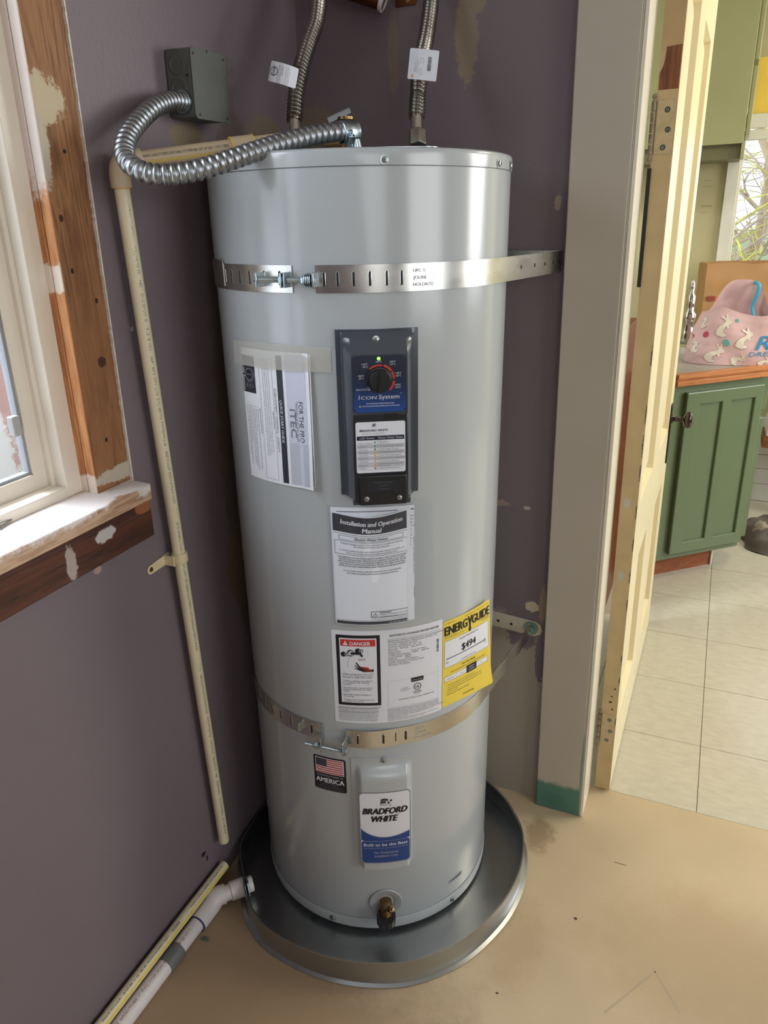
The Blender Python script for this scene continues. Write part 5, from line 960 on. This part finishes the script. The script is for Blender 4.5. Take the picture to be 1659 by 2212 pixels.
# upper cabinet
M_sage = mat('olive_cabinet_paint', (164, 164, 118), .35, var=.015)
uc = thing('upper_cabinet', 'olive green wall cabinet above the counter, seen past the door', 'cabinet', loc=(.6, 2.2, 1.63))
ui = Matrix.Translation((-.6, -2.2, -1.63))
MB(ui).box((.20, 2.149, 1.630), (.842, YK-.001, 2.42)).build('cabinet_body', M_sage, uc, bevel=.002)
for z0, z1 in ((1.66, 1.905), (1.925, 2.40)): MB(ui).box((.844, 2.165, z0), (.862, YK-.02, z1)).build('cabinet_door', M_sage, uc, bevel=.003)
MB(ui).box((.836, 2.150, 1.575), (.850, 2.30, 1.6295)).build('under_rail', M_sage, uc, bevel=.001)
MB(ui).box((.20, 2.175, 1.575), (.836, YK-.02, 1.6295)).build('light_valance', mat('dark_olive', (112, 108, 76), .5), uc)
mk = MB()
for (x, z, w) in ((.70, 1.505, .028), (.695, 1.480, .045), (.70, 1.40, .045), (.70, 1.395, .045), (.70, 1.37, .03)): mk.box((x, YK-.0010, z), (x+w, YK-.0002, z+.0012))
mk.build('wall_marks', mat('pencil_mark', (120, 112, 70), .6), bpy.data.objects['wall_kitchen'])
# angled base cabinet
ux, uy = .7477, .6640; BM = Matrix(((ux, uy, 0, .727+.045*.663), (uy, -ux, 0, 1.352+.0), (0, 0, 1, 0), (0, 0, 0, 1)))   # x along the face, y out of it (towards the room)
BM = Matrix(((ux, .664, 0, .7270), (uy, -.7477, 0, 1.3545), (0, 0, 1, 0), (0, 0, 0, 1)))
M_green = mat('sage_green_cabinet_paint', (99, 115, 84), .32, var=.02)
bc = thing('base_cabinet', 'sage green base cabinet with two long recessed door panels', 'cabinet', mw=BM)
SW = .392
MB().prism([(-.02, 0), (SW-.006, 0), (SW+.006, -.012), (SW-.045, -.62), (-.15, -.62), (-.10, -.10)], .095, .8015).build('cabinet_body', M_green, bc, bevel=.002)
MB().prism([(-.02, -.058), (SW-.08, -.058), (SW-.10, -.60), (-.13, -.60)], 0, .0948).build('toe_kick', wood('reddish_toe_kick', (156, 92, 58), (128, 70, 44), .6, (1, 1, 6), 4), bc)
MB().box((SW-.082, -.0565, .0), (SW-.075, -.050, .085)).build('kick_trim', M_wht, bc)
dr_ = MB(); X0, X1, Z0, Z1 = .036, SW-.010, .122, .771; DT = .020; ps = [(.094, .196, .170, .7245), (.238, .345, .170, .7225)]
xsp = sorted([X0, X1]+[a for p in ps for a in p[:2]]); zsp = [Z0, .170, .7235, Z1]
for a, b in zip(xsp, xsp[1:]):
    for c, e in zip(zsp, zsp[1:]):
        if not any(p[0] <= a < p[1] and abs(c-.170) < 1e-6 for p in ps): dr_.box((a, .0006, c), (b, DT, e))
DR = dr_.build('cabinet_door', M_green, bc, smooth=0)
bm = bmesh.new(); bm.from_mesh(DR.data); bmesh.ops.remove_doubles(bm, verts=bm.verts, dist=1e-5); cen = {}
for fc in bm.faces: cen.setdefault(tuple(round(q, 4) for q in fc.calc_center_median()), []).append(fc)
bmesh.ops.delete(bm, geom=[q for v in cen.values() if len(v) > 1 for q in v], context='FACES'); bm.to_mesh(DR.data); bm.free()
bv = DR.modifiers.new('b', 'BEVEL'); bv.width = .004; bv.segments = 2; bv.limit_method = 'ANGLE'
for p in ps: MB().box((p[0]-.002, .0007, .168), (p[1]+.002, .010, .7255)).build('recessed_panel', M_green, DR)
for z0, z1 in ((.66, .80), (.125, .63)): MB().box((SW+.006, -.042, z0), (SW+.044, -.014, z1)).build('side_door_edge', M_green, bc, bevel=.004)
ct = thing('countertop', 'grey countertop with an orange wood edge on the green cabinet', 'countertop', mw=BM)
MB().prism([(-.022, .004), (SW+.025, .004), (SW-.03, -.64), (-.17, -.64), (-.12, -.11)], .8018, .8400).build('top_surface', mat('grey_laminate', (150, 144, 134), .35, var=.04, nscale=60), ct)
M_oak = wood('oak_edge', (190, 122, 62), (158, 94, 42), .35, (.5, 6, 6), 6)
for z0, z1, o in ((.8260, .8435, .026), (.8185, .8262, .020), (.8000, .8188, .026)): MB().prism([(-.030, .0042), (-.018, o), (SW+.040, o), (SW+.020, .0042)], z0, z1).build('edge_moulding', M_oak, ct, bevel=.0015)
# pink carrier bag with rabbit print
pk = thing('carrier_bag', 'pink plastic bag with white rabbit shapes and blue letters on the counter', 'bag', mw=Matrix.Translation((.940, 1.665, .8408)) @ Matrix.Rotation(R_(10), 4, 'Z'))
M_pink = mat('pink_bag_film', (214, 180, 178), .42, var=.05, nscale=10, bump=.3, bscale=24)
def bagpt(u, v):       # u runs round the bag (front 0..0.5 from left to right), v up
    a = 2*PI*u; q = math.sin(a); x0 = -math.cos(a); hw = .215-.03*max(0, v-.3)
    x = hw*(abs(x0)**.75)*(1 if x0 > 0 else -1); y = -.095*(abs(q)**.8)*(1 if q > 0 else -1)*(1-.25*v)
    fr = .232+.020*math.cos((x+.02)*22)*0-.012*math.exp(-((x-.02)/.05)**2)+.10*math.exp(-((x-.205)/.055)**2)+.03*math.exp(-((x+.12)/.05)**2)
    bk = .22+.150*math.exp(-((x+.035)/.098)**4)+.135*math.exp(-((x-.190)/.060)**2)
    t = sstep(-.25, .25, q); top = (bk*(1-t)+fr*t)*.80
    lean = -.02*(1-t)*v; w = .007*noise.noise(Vector((x*15, y*12, top*v*13)))+.012*noise.noise(Vector((x*6, 3+y*9, top*v*7)))*v
    cr = .004*abs(noise.noise(Vector((x*34+top*v*20, 7, top*v*30-x*14))))
    return Vector((x*(1-.10*v*v*(x < 0))+w, y+w*1.3-cr+lean, max(.0005, top*v)))
b_ = MB(); nb, nvb = 96, 34
V = [tuple(bagpt(i/nb, j/nvb)) for j in range(nvb+1) for i in range(nb)]; F = [(j*nb+i, j*nb+(i+1) % nb, (j+1)*nb+(i+1) % nb, (j+1)*nb+i) for j in range(nvb) for i in range(nb)]+[tuple(reversed(range(nb)))]
b_.add(V, F); b_.build('bag_body', M_pink, pk, smooth=70)
MB().tube(spline([(.015, .055, .285), (.025, .030, .275), (.021, .028, .24), (.012, .028, .20), (.018, .010, .165)], 6), [.0065]*25, 8).build('blue_drawstring', mat('blue_ribbon', (60, 168, 206), .4), pk)
def bf(u, v, o):      # front surface of the bag
    hw = .215-.03*max(0, v/.188-.3); x0 = max(-1, min(1, u/hw)); x0 = (abs(x0)**(1/.75))*(1 if x0 > 0 else -1)
    uu_ = math.acos(-x0)/(2*PI); p = bagpt(uu_, v/.188); p.y -= .0020+o; return p
fl = Flat(bf, .01, .01)
def rabbit(fl, x, y, s, ang, ink='pale_r'):
    pts = [(-.9, -.25), (-.6, .05), (-.1, .25), (.35, .30), (.55, .42), (.25, .95), (.38, 1.0), (.68, .62), (.80, 1.05), (.93, .98), (.88, .52), (1.05, .40), (1.18, .18), (1.0, .02), (.7, 0), (.62, -.35), (.45, -.32), (.45, -.05), (.0, -.25), (-.1, -.6), (.15, -.75), (.1, -.9), (-.4, -.85), (-.75, -.55)]
    c_, s_ = math.cos(ang), math.sin(ang); fl.mb.mat(INK[ink]); P = [(x+s*(a*c_-b*s_), y+s*(a*s_+b*c_)) for a, b in pts]; bmh = bmesh.new(); vs = [bmh.verts.new((a, b, 0)) for a, b in P]; bmh.faces.new(vs); bmesh.ops.triangulate(bmh, faces=bmh.faces); bmesh.ops.subdivide_edges(bmh, edges=bmh.edges, cuts=1, use_grid_fill=True); bmh.verts.index_update()
    fl.mb.add([fl._p(v.co.x, v.co.y, 2) for v in bmh.verts], [tuple(v.index for v in f_.verts) for f_ in bmh.faces]); bmh.free()
INK['pale_r'] = mat('print_cream', (222, 214, 196), .45, var=0); INK['teal'] = mat('print_teal', (92, 170, 160), .45, var=0); INK['rose'] = mat('print_rose', (190, 66, 84), .45, var=0)
for (x, y, s, a) in ((-.105, .125, .034, .55), (-.030, .095, .036, .5), (-.125, .038, .032, .05), (-.040, .024, .028, -.25), (.050, .015, .022, -.1), (-.190, .060, .020, .9), (.150, .140, .028, .3), (.150, .045, .024, .5), (-.175, .145, .017, .9)): rabbit(fl, x, y, s, a)
for (x, y, r_, k_) in ((-.160, .105, .0100, 'rose'), (-.085, .078, .0120, 'teal'), (.095, .138, .0105, 'teal'), (-.060, .160, .006, 'teal'), (-.205, .10, .008, 'rose')): fl.disc(x, y, r_, k_, 3, 12)
fl.text('RO', .020, .062, .072, 'skyblue', 'l', bold=.025, w=.115, shear=.22, res=3, lay=3); fl.text('DRESS', .000, .036, .026, 'skyblue', 'l', w=.095, shear=.2, lay=3); fl.build('printed_pattern', pk)
# brown paper bag behind it
pg = thing('paper_bag', 'brown paper grocery bag standing behind the pink bag', 'bag', loc=(.905, 2.27, .8405))
M_kraft = mat('kraft_paper', (172, 130, 82), .65, var=.08, nscale=7, bump=.5, bscale=9)
b_ = MB(Matrix.Rotation(R_(14), 4, 'Z'))
def kp(u, v):
    q_ = (u*4) % 4; hw, hd2 = .165, .078
    if q_ < 1: x, y = -hw+2*hw*q_, -hd2
    elif q_ < 2: x, y = hw, -hd2+2*hd2*(q_-1)
    elif q_ < 3: x, y = hw-2*hw*(q_-2), hd2
    else: x, y = -hw, hd2-2*hd2*(q_-3)
    w = .006*noise.noise(Vector((x*9, y*9, v*4))); return (x+w, y+w*1.5, .325*v+(.006*noise.noise(Vector((x*20, y*20, 9))) if v > .95 else 0))
nb = 48; V = [kp(i/nb, j/12) for j in range(13) for i in range(nb)]; b_.add(V, [(j*nb+i, j*nb+(i+1) % nb, (j+1)*nb+(i+1) % nb, (j+1)*nb+i) for j in range(12) for i in range(nb)]); b_.build('bag_body', M_kraft, pg, smooth=30)
MB(Matrix.Rotation(R_(14), 4, 'Z')).box((-.150, -.0845, .17), (-.118, -.0825, .19)).build('red_print', mat('dull_red_print', (150, 62, 44), .6), pg)
tag(MB(Matrix.Translation((.716, 2.06, .8405))).lathe([(.0, 0), (.038, 0), (.040, .01), (.036, .05), (.024, .085), (.030, .10), (.030, .125), (.018, .14), (.020, .16), (.020, .20), (.010, .215), (.013, .235), (.010, .255), (.004, .268), (0, .270)], 28).build('chrome_grinder', M_chrome, None, smooth=50), 'turned chrome canister beside the pink bag', 'canister')
# low wooden bench with white box and black pot
be = thing('low_bench', 'low brown wooden bench at the edge of view beyond the cabinet', 'bench', loc=(1.25, 2.34, 0))
for z_ in (.34,): MB().box((-.16, -.10, z_), (.25, .10, z_+.05)).build('bench_top', wood('bench_wood', (150, 94, 56), (112, 66, 38), .5, (.5, 4, 4), 5), be, bevel=.003)
for a, b in ((.06, -.08), (.21, -.08), (.06, .08), (.21, .08)): MB().box((a, b-.02, 0), (a+.035, b+.02, .3399)).build('leg', MATS['bench_wood'], be)
tag(MB().box((1.10, 2.25, .3902), (1.30, 2.41, .470)).build('storage_box', mat('white_box', (216, 214, 208), .4), bevel=.006), 'small white box standing on the low bench', 'box')
tag(MB(Matrix.Translation((1.21, 2.33, .4703))).lathe([(0, 0), (.085, 0), (.095, .02), (.098, .11), (.104, .115), (.100, .12), (.04, .14), (.012, .145), (.016, .165), (0, .168)], 32).build('cooking_pot', M_black, smooth=40), 'round black pot on the white box', 'pot')
# crumpled blanket
bl = MB()
def blp(s, t):
    x, y = s*2-1, t*2-1; r_ = math.hypot(x, y); X = 1.36+.34*x; Yb = 2.02+.30*y; e = max(0, 1-r_**2.5); h = .10*e**.6+.055*e*noise.noise(Vector((X*9, Yb*9, 0)))+.03*e*noise.noise(Vector((X*22, Yb*20, 5)))
    k = 1 if r_ < 1 else 1/r_; return (1.36+.34*x*k*(1+.08*math.sin(6*y)), 1.96+.24*y*k*(1+.06*math.sin(5*x)), .004+max(0, h))
bl.grid(blp, 60, 60)
M_blk = mat('grey_brown_fleece', (104, 96, 88), .9, var=.2, nscale=9, bump=.8, bscale=300)
patches(M_blk, [((1.20, 1.90, .05), (.06, .09, .2), (36, 34, 34), .8, 9), ((1.16, 2.08, .06), (.05, .05, .2), (150, 138, 124), .8, 9), ((1.30, 1.98, .05), (.1, .12, .2), (40, 38, 38), .8, 7), ((1.12, 1.93, .03), (.03, .05, .2), (156, 144, 128), .8, 12)])
tag(bl.build('blanket', M_blk, None, smooth=80), 'crumpled grey and brown fleece blanket on the kitchen floor', 'blanket')
bs = thing('loose_strap', 'blue cloth bundle with a black strap loop on the blanket', 'strap', loc=(1.19, 2.13, .075))
MB().tube(spline([(-.02, 0, .02), (.03, -.01, .05), (.08, 0, .045), (.12, .01, .03), (.16, .01, .03)], 6), [.004]*25, 10).build('strap_loop', M_black, bs)
MB().tube([(.02, -.02, .0), (.10, -.03, .012), (.20, -.03, .01)], [.02, .028, .022], 14).build('cloth_roll', mat('slate_blue_cloth', (96, 110, 136), .8, bump=.5), bs)
# furniture glimpsed through the hinge gap
hu = thing('wooden_hutch', 'brown wooden shelf unit glimpsed through the door hinge gap', 'shelf', loc=(.40, 1.16, 0)); M_hut = wood('hutch_wood', (120, 66, 40), (84, 44, 26), .4, (3, 3, .5), 4); M_plk = wood('plank_tan', (176, 132, 92), (140, 98, 64), .5, (.5, 3, 3), 4)
for x_ in (-.17, .15): MB().box((x_, -.14, 0), (x_+.024, .14, 1.02)).build('side_panel', M_hut, hu, bevel=.002)
for z_ in (.62, 1.0): MB().box((-.17, -.15, z_+.02), (.175, .15, z_+.042)).build('shelf', M_hut, hu, bevel=.002)
for i, z_ in enumerate((.30, .42, .54)): MB().box((-.146, -.145, z_), (.149, -.125, z_+.075)).build('slat', M_plk, hu, bevel=.003)
MB().box((-.146, .12, .02), (.149, .135, .98)).build('back_panel', M_hut, hu)
nn_ = MB(Matrix.Translation((.47, 1.13, 1.0425))); 
def bun(s, t): a = 2*PI*s; b = PI*t; r_ = .085*(1+.22*noise.noise(Vector((math.cos(a)*2, math.sin(a)*2, t*4)))); return (r_*math.sin(b)*math.cos(a), r_*math.sin(b)*math.sin(a), .078*(1-math.cos(b)))
nn_.grid(bun, 28, 14); tag(nn_.build('cloth_bundle', mat('peach_cloth', (226, 188, 160), .7, var=.2, nscale=14), None, smooth=50), 'peach cloth bundle on top of the wooden shelf unit', 'cloth')
# trees outside the kitchen window
M_bark = mat('mossy_bark', (186, 166, 140), .9, var=.3, nscale=6); M_moss = mat('bright_moss', (206, 206, 96), .9, var=.3, nscale=9); M_twig = mat('pale_twig', (196, 178, 168), .9, var=.25, nscale=5)
rg = random.Random(11)
def tree(x, y, h, label, seed):
    rg = random.Random(seed); t = thing('bare_tree', label, 'tree', loc=(x, y, -.4), group='bare trees outside the kitchen window'); tk = MB(); ms = MB(); tw = MB()
    def branch(p, d, L, r, lev):
        n_ = 6; P = [p]
        for k in range(n_): d = (d+Vector((rg.gauss(0, .16), rg.gauss(0, .16), rg.gauss(0, .10)))).normalized(); P.append(P[-1]+d*L/n_)
        if lev and min(q.y for q in P)+y < 3.6: return
        rad = [r*(1-.55*k/n_) for k in range(n_+1)]; (tk if lev < 2 else (ms if rg.random() < .30 else tw)).tube(P, rad, 7 if lev < 2 else 4, cap=False)
        if lev < 4:
            for k in range((8, 7, 6, 4)[lev]):
                q = P[rg.randint(2, n_)]; a = rg.uniform(0, 2*PI); nd = (d*.5+Vector((math.cos(a), math.sin(a), rg.uniform(-.3, .6)))*.8).normalized(); branch(q, nd, L*rg.uniform(.38, .6), r*.42, lev+1)
    branch(Vector((0, 0, 0)), Vector((rg.uniform(-.1, .1), 0, 1)), h, .07, 0)
    tk.build('trunk', M_bark, t, smooth=60); ms.build('mossy_branches', M_moss, t, smooth=60, kind='stuff'); tw.build('twigs', M_twig, t, smooth=60, kind='stuff')
tree(1.30, 5.0, 2.6, 'mossy bare tree nearest the kitchen window', 3); tree(1.0, 4.4, 2.2, 'low mossy bare tree just outside the kitchen window', 21); tree(.95, 6.0, 3.0, 'bare tree right behind the nearest one, beyond the window', 5); tree(1.9, 7.0, 3.2, 'bare tree furthest back and right beyond the window', 9)
room_box('hedge_bank', (-3, 8.2, -.5), (6, 8.6, 1.1), mat('green_bank', (168, 180, 150), .9, var=.4, nscale=3))
room_box('ground_garden', (-3, 2.62, -.5), (6, 8.4, -.4), mat('garden_ground', (150, 150, 120), .9, var=.2))
